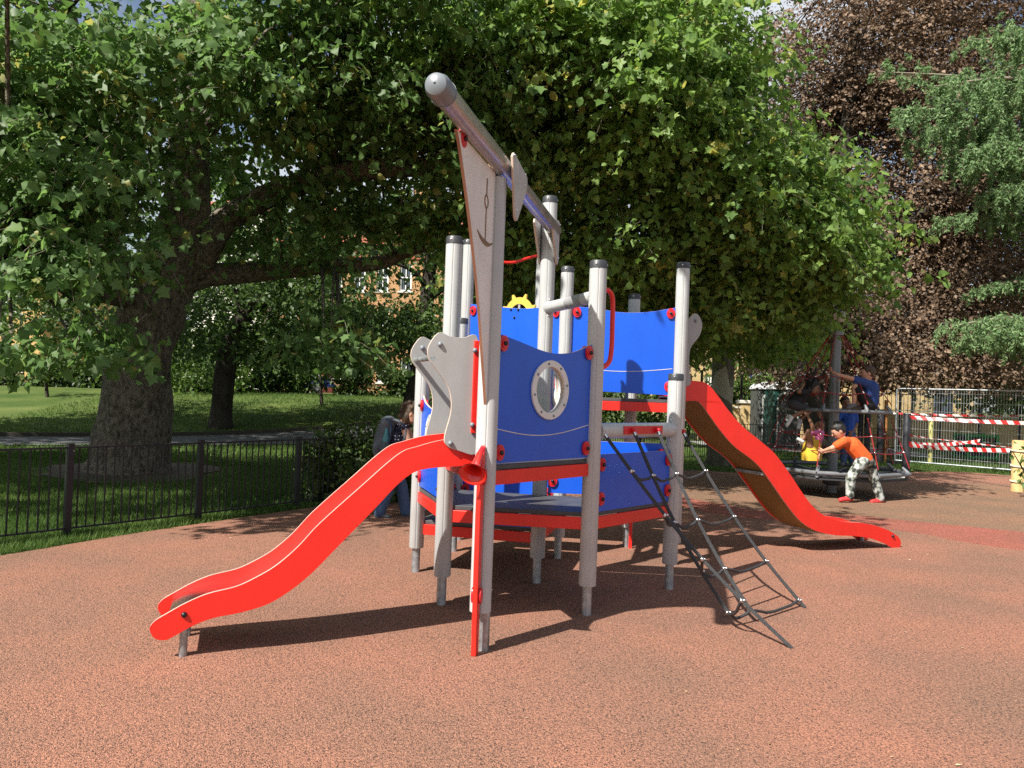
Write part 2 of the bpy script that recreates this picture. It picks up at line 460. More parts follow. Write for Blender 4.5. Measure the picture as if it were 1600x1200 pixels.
# ================================================================ the play ship
P = {k: gp(*v) for k, v in dict(P1=(649, 893), P2=(689, 944), P3=(748, 1016), P4=(916, 960), P5=(1045, 920), P6=(838, 910), P7=(871, 872), P8=(708, 861), P9=(716, 843), P10=(978, 854), P5r=(1052, 882)).items()}
P['PE'] = Vector((.27, 8.05, 0))
ship = empty('playground_ship', (.4, 6.2, 0), 'red, blue and grey ship climbing frame with two slides and a rope net', 'climbing frame')

DOT = {}
def dot(name, p, r, m, parent):
    k = (m.name, r)
    if k not in DOT:
        b = MB(); b.ell((0, 0, 0), r, 10, 7); DOT[k] = b.mesh(name, m, sm=80)
    return link(name, DOT[k], parent, p)
def postprof(a):
    d = min(abs((a-k*math.pi/2+math.pi) % (2*math.pi)-math.pi) for k in range(4))
    return .945 if d < .05 else 1.
def ring(c, r, z, n=32): return [(c.x+r*math.cos(6.2832*i/n), c.y+r*math.sin(6.2832*i/n), z) for i in range(n)]
def post(p, top, z0=.2, r=.060, cap=True, lab=None, foot=True):
    b = MB(); b.tube([(p.x, p.y, z0), (p.x, p.y, z0+.006), (p.x, p.y, top-.05)], [r*.94, r, r], 64, prof=postprof)
    o = b.build('post', M_POST, ship, loc=(p.x, p.y, 0), sm=35)
    if foot:
        b = MB(); b.tube([(p.x, p.y, -.05), (p.x, p.y, z0+.02)], .034, 20)
        b.tube([(p.x, p.y, z0*.62), (p.x, p.y, z0*.62+.004)], .0352, 20)
        b.build('post_foot', M_GALV, o, loc=(p.x, p.y, 0))
    if cap:
        b = MB(); b.tube([(p.x, p.y, top-.055), (p.x, p.y, top-.008), (p.x, p.y, top)], [r*1.03, r*1.03, r*.93], 32)
        b.ell((p.x-.02, p.y-r*.95, top-.028), .008, 8, 6, 1); b.ell((p.x+r*.95, p.y-.01, top-.028), .008, 8, 6, 1)
        b.build('post_cap', [M_CAP, M_SBOLT], o, loc=(p.x, p.y, 0))
    return o
POST = {}
for k, top in dict(P1=1.93, P2=2.6, P4=2.445, P5=1.71, P6=3.10, P7=2.70, P8=2.2, P9=3.06, P10=2.56, P5r=2.76, PE=3.06).items():
    POST[k] = post(P[k], top)

def uv(A, B):
    d = Vector((B.x-A.x, B.y-A.y, 0)); return d.normalized(), d.length
def clamp(parent, O, u, s, z, n, rr=.048, both=True):
    """red oval clamp plate with a dark bolt, on both faces of a panel"""
    sides = (1, -1) if both else (1,)
    for sg in sides:
        c = Vector(O) + u*s + n*sg*.018 + Vector((0, 0, z))
        b = MB(); b.prism(c, u, (0, 0, 1), circle(0, 0, rr*.78, 24, rr), .016, mi=0)
        b.prism(c+n*sg*.009, u, (0, 0, 1), circle(0, 0, rr*.5, 20, rr*.62), .010)
        b.build('clamp', M_REDP, parent, sm=50, bevel=.003)
        b = MB(); b.ell(c+n*sg*.017, .0145, 12, 8); b.build('bolt', M_BOLT, parent)

def panel(name, A, B, out, col, inset=.055, holes=(), clamps=(), t=.016, off=0., label=None, wavy=None):
    u, L_ = uv(A, B); n = u.cross(Vector((0, 0, 1)))
    O = Vector((A.x, A.y, 0)) + n*off
    b = MB(); b.prism(O, u, (0, 0, 1), out(L_) if callable(out) else out, t, holes, mi=0, ms=1)
    o = b.build(name, [col, M_EDGE], ship, sm=40, bevel=.002)
    if label: o['label'] = label
    for s_, z in clamps: clamp(o, O, u, s_ if s_ > 0 else L_+s_, z, n)
    if wavy:
        z0, amp = wavy
        for sg in (1, -1):
            pts = [O + u*s_ + n*sg*(t/2+.0005) + Vector((0, 0, z0 - amp*math.sin(math.pi*1.15*(s_/L_)-.1))) for s_ in np.linspace(.07, L_-.07, 24)]
            b = MB(); b.tube(pts, .0028, 5); b.build('routed_line', M_CREAM, o)
    return o, O, u, n, L_

# -- porthole panel between the prow mast and the front post
def out_port(L_):
    top = crom([(.05, 1.86), (.25, 1.825), (.55, 1.775), (.8, 1.79), (L_-.06, 1.86)], 8)
    return [(.05, 1.085), (L_-.06, 1.085)] + top[::-1]
def porthole(o, O, u, n, s0, z0, r1=.19, r2=.148, colr=None):
    for sg in (1, -1):
        c = O + u*s0 + n*sg*.016 + Vector((0, 0, z0))
        b = MB(); b.prism(c, u, (0, 0, 1), circle(0, 0, r1, 48), .014, [circle(0, 0, r2, 48)])
        b.build('porthole_ring', colr or M_WHITEP, o, sm=40, bevel=.003)
        for k in range(8):
            a = 6.2832*(k+.25)/8; dot('rivet', c+u*(.5*(r1+r2)*math.cos(a))+Vector((0, 0, .5*(r1+r2)*math.sin(a)))+n*sg*.007, .0085, M_CAPB, o)
o, O, u, n, L_ = panel('porthole_panel', P['P3'], P['P4'], out_port, M_BLUE, holes=[circle(.57, 1.535, .15, 48)], clamps=[(.1, 1.80), (-.1, 1.80), (.1, 1.15), (-.1, 1.15)], wavy=(1.30, .055), label='dark blue panel with a round grey porthole')
porthole(o, O, u, n, .57, 1.535)
# glazing of the porthole
b = MB(); b.prism(O+u*.57+Vector((0, 0, 1.535)), u, (0, 0, 1), circle(0, 0, .149, 40), .004)
gm = bpy.data.materials.new('clear_polycarbonate'); gm.use_nodes = True
_t = gm.node_tree; _t.nodes.clear(); _o = _t.nodes.new('ShaderNodeOutputMaterial'); _g = _t.nodes.new('ShaderNodeBsdfGlossy'); _g.inputs['Roughness'].default_value = .03
_tr = _t.nodes.new('ShaderNodeBsdfTransparent'); _tr.inputs['Color'].default_value = (.93, .94, .95, 1); _fr = _t.nodes.new('ShaderNodeLayerWeight'); _fr.inputs['Blend'].default_value = .06
_mx = _t.nodes.new('ShaderNodeMixShader'); _t.links.new(_fr.outputs['Facing'], _mx.inputs[0]); _t.links.new(_tr.outputs[0], _mx.inputs[1]); _t.links.new(_g.outputs[0], _mx.inputs[2]); _t.links.new(_mx.outputs[0], _o.inputs[0])
b.build('porthole_pane', gm, o)

# -- low side panels round the lower deck
low = lambda z0, z1: (lambda L_: [(.065, z0), (L_-.065, z0), (L_-.065, z1), (.065, z1)])
panel('side_panel', P['P4'], P['P5'], low(.70, 1.10), M_BLUE, clamps=[(.1, 1.03), (-.1, 1.03), (.1, .79), (-.1, .79)])
panel('side_panel', P['P6'], P['P5'], low(.72, 1.15), M_BLUE, clamps=[(.1, .82), (-.1, .82), (-.1, 1.06)])
panel('side_panel', P['P8'], P['P7'], low(.50, 1.08), M_BLUE, clamps=[(.1, .6), (-.1, .6)])
def out_ship(L_):
    return [(.06, .72), (L_-.06, .70), (L_-.06, 1.42), (L_-.3, 1.33), (L_*.5, 1.24), (.3, 1.33), (.06, 1.45)]
def out_p12(L_):
    return [(.06, .72), (L_-.06, .72)] + crom([(L_-.06, 1.46), (L_-.2, 1.40), (L_*.5, 1.36), (.2, 1.40), (.06, 1.46)], 6)
o, O, u, n, L_ = panel('porthole_panel', P['P1'], P['P2'], out_p12, M_BLUE, holes=[circle(.48, 1.13, .15, 40)], clamps=[(.1, 1.38), (-.1, 1.38), (.1, .80), (-.1, .80)], label='bright blue side panel with a white porthole, behind the left slide')
porthole(o, O, u, n, .48, 1.13)
panel('side_panel', P['P1'], P['P8'], low(.50, 1.05), M_BLUE, clamps=[(.1, .6), (-.1, .6)])

o, O, u, n, L_ = panel('porthole_panel', P['P6'], P['P7'], lambda L_: [(.06, 1.36), (L_-.06, 1.36), (L_-.06, 1.80), (.06, 1.80)], M_BLUE, holes=[circle(.5, 1.58, .15, 40)], clamps=[(.1, 1.44), (-.1, 1.44)], label='small inner panel with a white porthole, seen through the front porthole')
porthole(o, O, u, n, .5, 1.58)
# -- tall stern panels
def out_stern(L_):
    top = crom([(.06, 2.33), (.25, 2.325), (.5, 2.29), (.75, 2.30), (L_-.06, 2.345)], 6)
    return [(.06, 1.56), (L_-.06, 1.54)] + top[::-1]
panel('stern_panel', P['P7'], P['P5r'], out_stern, M_BLUE, clamps=[(.1, 2.28), (-.1, 2.29), (.1, 1.63), (-.1, 1.62)], wavy=(1.78, .035), label='tall sunlit blue stern panel on the right')
so, SO, su, sn, SL = panel('stern_panel', P['P9'], P['P7'], lambda L_: [(.06, 1.54), (L_-.06, 1.54)] + crom([(.06, 2.40), (.3, 2.375), (.7, 2.33), (L_-.06, 2.34)], 6)[::-1], M_BLUE, clamps=[(.1, 2.33), (-.1, 2.28), (.1, 1.62), (-.1, 1.62)], label='tall blue stern panel carrying the yellow wheel')
# steering wheel disc with ears on the far side of that panel
wc = SO + su*.62 - sn*.06*(1 if sn.y < 0 else -1) + Vector((0, 0, 2.28))
wheel_out = []
for i in range(72):
    a = 6.2832*i/72; rr = .17
    for k in range(8):
        d = (a-(k+.5)*6.2832/8+math.pi) % (2*math.pi)-math.pi
        if abs(d) < .13: rr = .17+.045*math.cos(d/.13*1.2)
    wheel_out.append((rr*math.cos(a), rr*math.sin(a)))
b = MB(); b.prism(wc, su, (0, 0, 1), wheel_out, .02, [circle(0, 0, .105, 32)]); b.build('steering_wheel', M_YEL, ship, sm=40, bevel=.003)
b = MB(); b.tube([wc-sn*.05, wc+sn*.05], .03, 16); b.prism(wc, su, (0, 0, 1), [(-.11, -.012), (.11, -.012), (.11, .012), (-.11, .012)], .012); b.prism(wc, su, (0, 0, 1), [(-.012, -.11), (.012, -.11), (.012, .11), (-.012, .11)], .010)
b.build('wheel_hub', M_GREYP, ship)
for a_, z_ in ((-.05, 2.325), (.04, 2.32), (-.005, 2.245)): dot('bolt', SO+su*(.62+a_)+Vector((0, 0, z_))+sn*.012, .012, M_BOLT, so)
panel('stern_panel', P['P9'], P['PE'], low(1.56, 2.3), M_BLUE, clamps=[(.1, 2.2), (-.1, 2.2)])
panel('stern_panel', P['PE'], P['P10'], low(1.56, 2.3), M_BLUE, clamps=[(.1, 2.2), (-.1, 2.2)])

# -- decks with red edge beams
def deck(name, pts, z, beam=.085, t=.03):
    c = [(p.x, p.y) for p in pts]
    b = MB(); b.prism((0, 0, z-t), (1, 0, 0), (0, 1, 0), c, t, centred=False); o = b.build(name, M_DECK, ship, sm=30, bevel=.003)
    for i in range(len(pts)):
        A, B = pts[i], pts[(i+1) % len(pts)]; u, L_ = uv(A, B); n_ = u.cross(Vector((0, 0, 1)))
        m_ = (A+B)/2; q = Vector((m_.x, m_.y, z-t-beam/2-.002)) + n_*.004
        b = MB(); b.box(q, (L_-.10, .022, beam), math.atan2(u.y, u.x)); b.build('edge_beam', M_RED, o, bevel=.003)
    b = MB()
    cx = sum(p[0] for p in c)/len(c); cy = sum(p[1] for p in c)/len(c)
    for p in c: b.tube([(p[0], p[1], z-t-.05), (cx, cy, z-t-.05)], .018, 8)
    b.build('under_frame', M_GALV, o)
    return o
deck('bow_deck', [P['P3'], P['P4'], P['P2']], 1.075)
deck('main_deck', [P['P2'], P['P4'], P['P5'], P['P6'], P['P1']], .70)
deck('step_deck', [P['P1'], P['P6'], P['P7'], P['P8']], .43)
deck('stern_deck', [P['P8'], P['P7'], P['P5r'], P['P10'], P['PE'], P['P9']], 1.50)

# -- prow: mast, boom, fin plate, keel strip, horn
d63, _ = uv(P['P6'], P['P3'])
side = d63.cross(Vector((0, 0, 1)))
p3 = P['P3']
b = MB(); b.tube([(p3.x, p3.y, .23), (p3.x, p3.y, 2.76)], .0625, 64, prof=postprof); mast = b.build('mast', M_POST, ship, loc=(p3.x, p3.y, 0), sm=35)
b = MB(); b.box((p3.x+.03, p3.y+.01, .12), (.05, .05, .27), math.atan2(d63.y, d63.x)); b.build('mast_foot', M_GALV, mast, loc=(p3.x, p3.y, 0), bevel=.003)
B1 = at(690, 149, 3.40); B0 = at(867, 357, P['P6'].y+.03)
B0 = Vector((B0.x, B0.y, (B0.z+B1.z)/2)); B1 = Vector((B1.x, B1.y, B0.z)); zb = B0.z
d63 = (B1-B0).normalized(); side = d63.cross(Vector((0, 0, 1)))
b = MB(); b.tube([B0, B1], .054, 64, prof=postprof); boom = b.build('boom', mat('boom_aluminium', (.44, .42, .41), .26, .6, var=.06), ship, sm=35)
b = MB(); b.tube([B1-d63*.03, B1+d63*.05, B1+d63*.085, B1+d63*.10], [.0600, .0600, .049, .025], 40); b.ell(B1+d63*.10, (.006, .006, .006), 8, 6)
b.tube([B1-d63*.032, B1-d63*.022], .062, 40)
b.build('boom_cap', M_CAPB, boom, sm=40)
# bracket plates where the boom crosses mast and post
M_BRK = mat('pale_bracket', (.46, .45, .44), .45)
def bracket(c0, out):
    for sg in (1, -1):
        c = Vector((c0.x, c0.y, zb)) + side*sg*.069
        b = MB(); b.prism(c, -d63, (0, 0, 1), out, .014, mi=0, ms=1)
        o = b.build('bracket_plate', [M_BRK, M_EDGE], ship, sm=40, bevel=.002)
        for a, q in out[1::2]: dot('bolt', c + side*sg*.009 + (-d63)*(a*.8) + Vector((0, 0, q*.8)), .009, M_SBOLT, o)
mc = B0 + d63*((p3-B0).dot(d63))
bracket(mc, [(-.06, .04), (-.03, .068), (.02, .066), (.33, .03), (.35, .0), (.34, -.05), (.12, -.29), (.085, -.305), (.05, -.29)])
bracket(Vector((P['P6'].x, P['P6'].y, 0)), [(-.27, .0), (-.26, .03), (.02, .075), (.06, .06), (.06, -.23), (.03, -.28), (-.02, -.27)])
# fin plate beside the mast, hanging under the boom
fo = Vector((p3.x, p3.y, 0))
def floc(px, py):
    q = onp(px, py, fo, side)-fo; return (q.dot(d63), q.z)
ft = zb-.055
fr_edge = [floc(*p) for p in ((716, 222), (722, 262), (733, 345), (745, 455), (753, 560), (759, 650), (762, 694))]
fin_out = [(.052, ft), (.052, 1.17), (.058, 1.145)] + crom([(fr_edge[-1][0]+.015, 1.15)] + fr_edge[::-1] + [(fr_edge[0][0]+.05, ft)], 5)
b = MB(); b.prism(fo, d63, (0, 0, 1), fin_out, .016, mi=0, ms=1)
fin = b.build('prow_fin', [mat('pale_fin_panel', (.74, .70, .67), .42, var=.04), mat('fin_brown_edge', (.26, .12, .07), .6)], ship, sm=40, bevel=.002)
side2 = side
M_RBR = mat('routed_brown', (.20, .12, .06), .6)
for sg in (1, -1):
    q = fo + side*sg*.0088
    (xa, za), (xb, zb2) = floc(758, 278), floc(756, 378)
    xm = (xa+xb)/2; zr = za-.13
    b = MB(); b.tube([q+d63*xm+Vector((0, 0, zz)) for zz in (zb2, zr-.035)], .005, 6); b.tube([q+d63*xm+Vector((0, 0, zz)) for zz in (zr+.035, za)], .005, 6)
    b.tube([q+d63*(xm+.035*math.cos(a))+Vector((0, 0, zr+.035*math.sin(a))) for a in np.linspace(0, 6.283, 17)], .005, 6, cap=False)
    b.build('anchor_line', M_RBR, fin)
    fl = [floc(*p) for p in ((743, 358), (748, 373), (756, 384), (762, 385), (768, 380), (762, 380), (757, 376), (750, 369))]
    b = MB(); b.prism(q, d63, (0, 0, 1), crom(fl, 4, closed=True), .003); b.build('anchor_fluke', M_RBR, fin, sm=30)
    for (px_, py_) in ((722, 217), (774, 302), (769, 470), (762, 660)):
        a_, z_ = floc(px_, py_); c = q + d63*a_ + Vector((0, 0, z_))
        b = MB(); b.prism(c, d63, (0, 0, 1), circle(0, 0, .045, 20, .042), .012); b.build('clamp', M_REDP, fin, sm=50, bevel=.002)
        dot('bolt', c+side*sg*.01, .013, M_BOLT, fin)
# red keel strip in front of the mast
keel_out = [(.065, 0), (.115, 0), (.125, .25), (.135, .8), (.12, 1.13), (.065, 1.2)]
fo = Vector((p3.x, p3.y, 0)); b = MB(); b.prism(fo, d63, (0, 0, 1), keel_out, .03); keel = b.build('keel_strip', M_RED, ship, sm=30, bevel=.004)
for z_ in (.34, 1.02):
    for sg in (1, -1):
        c = fo + d63*.085 + side2*sg*.022 + Vector((0, 0, z_))
        b = MB(); b.prism(c, d63, (0, 0, 1), circle(0, 0, .028, 20, .045), .014); b.build('clamp', M_REDP, keel, sm=50, bevel=.002)
# red horn, mouth towards the slide
hb = Vector((p3.x, p3.y, 1.17)) + d63*.10
hd = Vector((-.16, -.80, -.57)).normalized()
hx = at(739, 741, 4.26) - hd*.178
prof_ = [(0, .020), (.05, .022), (.10, .028), (.14, .040), (.165, .058), (.178, .075), (.180, .079)]
b = MB(); b.tube([hx+hd*a for a, _ in prof_], [q for _, q in prof_], 28, cap=False)
b.tube([hx+hd*a for a, _ in prof_[::-1]], [max(.004, q-.004) for _, q in prof_[::-1]], 28, cap=False)
horn = b.build('horn', mat('glossy_red_plastic', (.62, .018, .012), .18, coat=.3), ship, sm=60)
b = MB(); b.tube([hb+d63*(-.03)+Vector((.0, 0, .01)), hx], .018, 12); b.build('horn_mount', M_REDP, horn)

# -- rails
def rail(A, B, z, r, trim=.055, band=None):
    u, L_ = uv(A, B); a = Vector((A.x, A.y, z))+u*trim; c = Vector((B.x, B.y, z))-u*trim
    b = MB(); b.tube([a, c], r, 32, prof=postprof); o = b.build('rail', M_POST, ship, sm=35)
    for p, s_ in ((a, 1), (c, -1)):
        b = MB(); b.tube([p-u*.004*s_, p+u*.012*s_], r*1.03, 24)
        for dz in (r+.02, -r-.02): b.ell(p+Vector((0, 0, dz))-u*.0*s_, .011, 8, 6, 1)
        b.build('rail_end', [M_POST, M_SBOLT], o)
    if band:
        b = MB(); b.tube([a+u*(L_*band[0]), a+u*(L_*band[1])], r*1.012, 32); b.build('rail_band', M_POSTD, o)
    return o
rail(P['P6'], P['P4'], 2.20, .046, band=(.42, .72))
rail(P['P4'], P['P5'], 1.265, .056)
# red grab handle on the front post
u45, _ = uv(P['P4'], P['P5'])
hp = Vector((P['P4'].x, P['P4'].y, 0))+u45*.055
hpts = crom([hp+Vector((0, 0, 2.245)), hp+u45*.07+Vector((0, 0, 2.255)), hp+u45*.125+Vector((0, 0, 2.20)), hp+u45*.135+Vector((0, 0, 2.0)), hp+u45*.135+Vector((0, 0, 1.86)), hp+u45*.115+Vector((0, 0, 1.76)), hp+u45*.05+Vector((0, 0, 1.715)), hp+Vector((0, 0, 1.71))], 8)
b = MB(); b.tube(hpts, .0175, 16); hh = b.build('grab_handle', M_RED, ship, sm=60)
for z_ in (2.245, 1.71):
    b = MB(); b.prism(hp+u45*.004+Vector((0, 0, z_)), u45.cross(Vector((0, 0, 1))), (0, 0, 1), circle(0, 0, .026, 20, .06), .014)
    for dz in (.042, -.042): b.ell(hp+u45*.013+Vector((0, 0, z_+dz)), .010, 8, 6, 1)
    b.build('handle_plate', [M_REDP, M_SBOLT], hh)
# red bow bar high between the two rear posts
bp_ = [P['P9']+Vector((0, 0, 3.03))] + [P['P9'].lerp(P['PE'], t)+Vector((0, 0, 3.02-.16*math.sin(math.pi*t))) for t in (.2, .4, .6, .8)] + [P['PE']+Vector((0, 0, 2.98))]
b = MB(); b.tube(crom(bp_, 5), .016, 12); b.build('bow_bar', M_RED, ship, sm=60)
# red stabiliser strip low on the stern post
b = MB(); b.box((P['P10'].x+.03, P['P10'].y-.07, .32), (.03, .02, .64), 0); b.build('keel_strip', M_RED, ship)

# -- slides
def slide(name, P0, sd, wv, top_px, bot_px, width, panel_px, label, chute_k=.38, nose_px=None, foot_px=(), strip_px=None):
    n_ = wv*-1.0
    n2 = Vector((n_.x, n_.y, 0)).normalized()
    def loc(p):
        q = onp(p[0], p[1], P0, n2)-P0; return (q.dot(sd), q.z)
    top = [loc(p) for p in top_px]; bot = [loc(p) for p in bot_px]
    ts = crom(top, 5); bs = crom(bot, 5)
    nose = crom([top[-1]]+[loc(p) for p in nose_px]+[bot[-1]], 5)[1:-1]
    out = ts + nose + bs[::-1]
    root = bpy.data.objects.new(name, None); COL.objects.link(root); root.parent = ship
    root.location = P0-WL[ship.name]; WL[root.name] = Vector(P0); root['label'] = label
    for k, w_ in ((0, 0.), (1, width)):
        b = MB(); b.prism(P0+wv*w_, sd, (0, 0, 1), out, .018, mi=0, ms=1)
        b.build('side_wall', [M_RED, mat('slide_wall_edge', (.62, .36, .30), .55)], root, sm=40, bevel=.002)
    # steel chute between the walls; sheet below painted the brown of reflected ground
    N = 40
    def samp(L_, k): 
        f = k*(len(L_)-1); i = min(len(L_)-2, int(f)); t = f-i; return np.array(L_[i])*(1-t)+np.array(L_[i+1])*t
    line = []; 
    for i in range(N+1):
        k = i/N
        tq, bq = samp(ts, k), samp(bs, k)
        ck = chute_k+(.80-chute_k)*sstep(.72, .98, k); line.append(bq*(1-ck)+tq*ck)
    e0, e1 = samp(ts, 1.), samp(bs, 1.)
    for nm, dz, m_, i0 in (('chute', 0., M_STEEL, 0), ('underside_reflection', -.028, M_BROWN, 0)):
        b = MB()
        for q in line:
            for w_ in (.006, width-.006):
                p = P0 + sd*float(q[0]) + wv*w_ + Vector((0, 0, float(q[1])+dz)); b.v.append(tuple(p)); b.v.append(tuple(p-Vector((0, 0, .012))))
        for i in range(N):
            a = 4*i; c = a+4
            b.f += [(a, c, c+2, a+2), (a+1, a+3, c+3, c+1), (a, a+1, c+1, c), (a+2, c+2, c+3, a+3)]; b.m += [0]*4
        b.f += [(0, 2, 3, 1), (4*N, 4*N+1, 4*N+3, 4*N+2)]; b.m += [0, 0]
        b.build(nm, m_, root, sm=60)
    # cross braces under the chute and bolts along the walls
    b = MB()
    for i in (19,):
        q = line[i]; p = P0+sd*float(q[0])+Vector((0, 0, float(q[1])-.055)); b.box(p+wv*(width/2), (.05, width-.03, .03), math.atan2(sd.y, sd.x))
    b.build('cross_brace', M_GALV, root)
    def ftop(p):
        s_ = (p-P0).dot(sd); i = min(range(len(line)), key=lambda j: abs(line[j][0]-s_)); return float(line[i][1])-.03
    for fx in foot_px:
        q = gp(*fx); zt = .16
        for w_ in (0.018, width-.018):
            p = Vector((q.x, q.y, 0)); p = P0 + sd*((p-P0).dot(sd)) + wv*(w_ if w_ > .1 else .035)
            p.z = 0
            if w_ > .1: p = p - wv*.02
            b = MB(); b.tube([p-Vector((0, 0, .04)), p+Vector((0, 0, ftop(p)))], .021, 16); b.build('slide_foot', M_GALV, root)
        fz = samp(bs, .955)
        b = MB(); b.ell(P0+sd*((Vector((q.x, q.y, 0))-P0).dot(sd))+Vector((0, 0, ftop(Vector((q.x, q.y, 0)))+.0))-wv*.012, .016, 12, 8); b.build('bolt', M_BOLT, root)
    # grey entry panels beside the top of the chute
    if panel_px:
        po = crom([loc(p) for p in panel_px], 5, closed=True)
        for w_ in (-.022, width+.022):
            b = MB(); b.prism(P0+wv*w_, sd, (0, 0, 1), po, .016, mi=0, ms=1)
            o_ = b.build('entry_panel', [M_GREYP, M_EDGE], root, sm=40, bevel=.002)
            zz = [loc(p) for p in panel_px]
            xs = [z[0] for z in zz]; ys = [z[1] for z in zz]
            for fx, fy in ((.80, .90), (.55, .06)):
                dot('bolt', P0+wv*(w_-.012)+sd*(min(xs)+fx*(max(xs)-min(xs)))+Vector((0, 0, min(ys)+fy*(max(ys)-min(ys)))), .016, M_CAPB, o_)
        b = MB(); z9 = loc(panel_px[0])
        p = P0+sd*(z9[0]-.03)+Vector((0, 0, z9[1]-.07)); b.tube([p-wv*.03, p+wv*(width+.03)], .016, 12); b.build('entry_bar', M_GALV, root)
    if strip_px:
        for w_ in (-.03, width+.03):
            (a0, z0), (a1, z1) = loc(strip_px[0]), loc(strip_px[1])
            b = MB(); b.prism(P0+wv*(w_-.012), sd, (0, 0, 1), [(a0-.028, z1), (a0+.012, z1), (a0+.012, z0), (a0-.028, z0)], .02)
            b.build('entry_strip', M_RED, root, bevel=.003)
            for zz_ in (z0-.06, z1+.05): dot('bolt', P0+wv*(w_-.026)+sd*(a0+.01)+Vector((0, 0, zz_)), .015, M_CAPB, root)
    return root
def c6(L_): return [(220+x/2.857, 660+y/2.857) for x, y in L_]
def c7(L_): return [(1040+x/3.75, 560+y/3.75) for x, y in L_]
wv1 = Vector((-.335, .942, 0)).normalized(); sd1 = Vector((-wv1.y, wv1.x, 0))
if sd1.x > 0: sd1 = -sd1
P01 = gp(285, 1028)
topL = c6([(1500, 62), (1345, 78), (1230, 108), (1170, 128), (1100, 180), (990, 278), (800, 448), (700, 555), (600, 640), (500, 698), (420, 733), (300, 763), (200, 805), (110, 855)])
botL = c6([(1500, 190), (1400, 196), (1290, 204), (1215, 224), (1140, 282), (1040, 388), (880, 552), (770, 664), (680, 740), (570, 808), (450, 846), (330, 870), (235, 905), (150, 952)])
slide('slide', P01, sd1, wv1, topL, botL, .43, [(668, 541), (684, 520), (702, 526), (722, 528), (744, 528), (748, 600), (748, 702), (712, 703), (695, 694), (693, 680), (703, 640), (699, 606), (680, 578), (668, 560)],
      'long red slide running down to the left, sunlit side', nose_px=c6([(62, 885), (40, 920), (62, 962), (110, 970)]), foot_px=[(285, 1028)], strip_px=((741, 533), (741, 676)))
wv2 = Vector((-.40, .9165, 0)).normalized(); sd2 = Vector((wv2.y, -wv2.x, 0))
P02 = gp(1388, 856)
topR = c7([(115, 128), (205, 136), (252, 158), (300, 215), (370, 310), (450, 400), (560, 490), (640, 562), (720, 670), (800, 790), (865, 872), (940, 928), (1040, 955), (1140, 962), (1230, 980), (1310, 1010)])
botR = c7([(115, 250), (180, 250), (212, 276), (255, 335), (320, 425), (400, 515), (500, 590), (560, 650), (640, 762), (715, 868), (790, 955), (880, 1010), (990, 1035), (1100, 1040), (1200, 1055), (1285, 1085)])
slide('slide', P02, sd2, wv2, topR, botR, .43, [(1062, 512), (1083, 490), (1094, 505), (1090, 525), (1076, 545), (1074, 575), (1076, 600), (1060, 604), (1040, 604), (1038, 560), (1040, 520), (1046, 512)],
      'red slide running down to the right, brown underside showing', chute_k=.2, nose_px=c7([(1360, 1045), (1375, 1080), (1365, 1108), (1330, 1112)]), foot_px=[(1386, 854)])

# -- climbing net, a rope grid from the rail to two ground anchors
A_top = [Vector((P['P4'].x, P['P4'].y, 1.26))+u45*.075+u45.cross(Vector((0, 0, 1)))*.03, Vector((P['P4'].x, P['P4'].y, 1.27)).lerp(Vector((P['P5'].x, P['P5'].y, 1.27)), .36)+u45.cross(Vector((0, 0, 1)))*.075,
         Vector((P['P4'].x, P['P4'].y, 1.27)).lerp(Vector((P['P5'].x, P['P5'].y, 1.27)), .66)+u45.cross(Vector((0, 0, 1)))*.075, Vector((P['P5'].x, P['P5'].y, 1.25))+u45*.08+u45.cross(Vector((0, 0, 1)))*.03]
a1, a4 = gp(1237, 1013), gp(1258, 950)
a2, a3 = gp(1137, 957, .10), gp(1172, 953, .09)
fr = [[0, .17, .36, .56, .76, 1.0], [0, .22, .46, .74, 1.0], [0, .22, .46, .74, 1.0], [0, .20, .44, .70, .95, 1.0]]
net = bpy.data.objects.new('climbing_net', None); COL.objects.link(net); net.parent = ship; net.location = P['P4']-WL[ship.name]; WL[net.name] = Vector(P['P4'])
net['label'] = 'black rope climbing net hanging from the front rail'
nodes = []
for k, (ta, ba) in enumerate(zip(A_top, (a1, a2, a3, a4))):
    L_ = (ba-ta).length
    pts = [ta.lerp(ba, f)-Vector((0, 0, .085*math.sin(math.pi*f))) for f in np.linspace(0, 1, 17)]
    nd = [ta.lerp(ba, f)-Vector((0, 0, .085*math.sin(math.pi*f))) for f in fr[k][1:5]]; nodes.append(nd)
    b = MB()
    for off in (-.006, .006): b.tube([p+Vector((off, 0, abs(off)*.3)) for p in pts], .0078, 6)
    b.build('rope', M_ROPE, net, sm=60)
    b = MB(); b.tube([ta+Vector((0, 0, .012)), ta.lerp(ba, .03)], .011, 8); b.build('shackle', M_SBOLT, net)
for r_ in range(4):
    b = MB(); pts = []
    for k in range(3):
        A, B = nodes[k][r_], nodes[k+1][r_]
        pts += [A.lerp(B, f)-Vector((0, 0, .045*math.sin(math.pi*f))) for f in np.linspace(0, 1, 7)[:(-1 if k < 2 else None)]]
    b.tube([p+Vector((0, 0, .004*math.sin(i*2.1))) for i, p in enumerate(pts)], .0105, 7); b.build('rung_rope', M_ROPE, net, sm=60)
    for k in range(4):
        b = MB(); b.ell(nodes[k][r_], .0155, 10, 6); b.ell(nodes[k][r_]+Vector((.014, -.01, .004)), .009, 8, 5); b.build('rope_joint', M_SBOLT, net)
nn = u45.cross(Vector((0, 0, 1)))
b = MB(); mid_ = (A_top[1]+A_top[2])/2-nn*.018; b.prism(mid_, u45, (0, 0, 1), [(-.26, -.03), (.26, -.03), (.26, .03), (-.26, .03)], .012)
b.build('net_plate', M_REDP, net, bevel=.004)
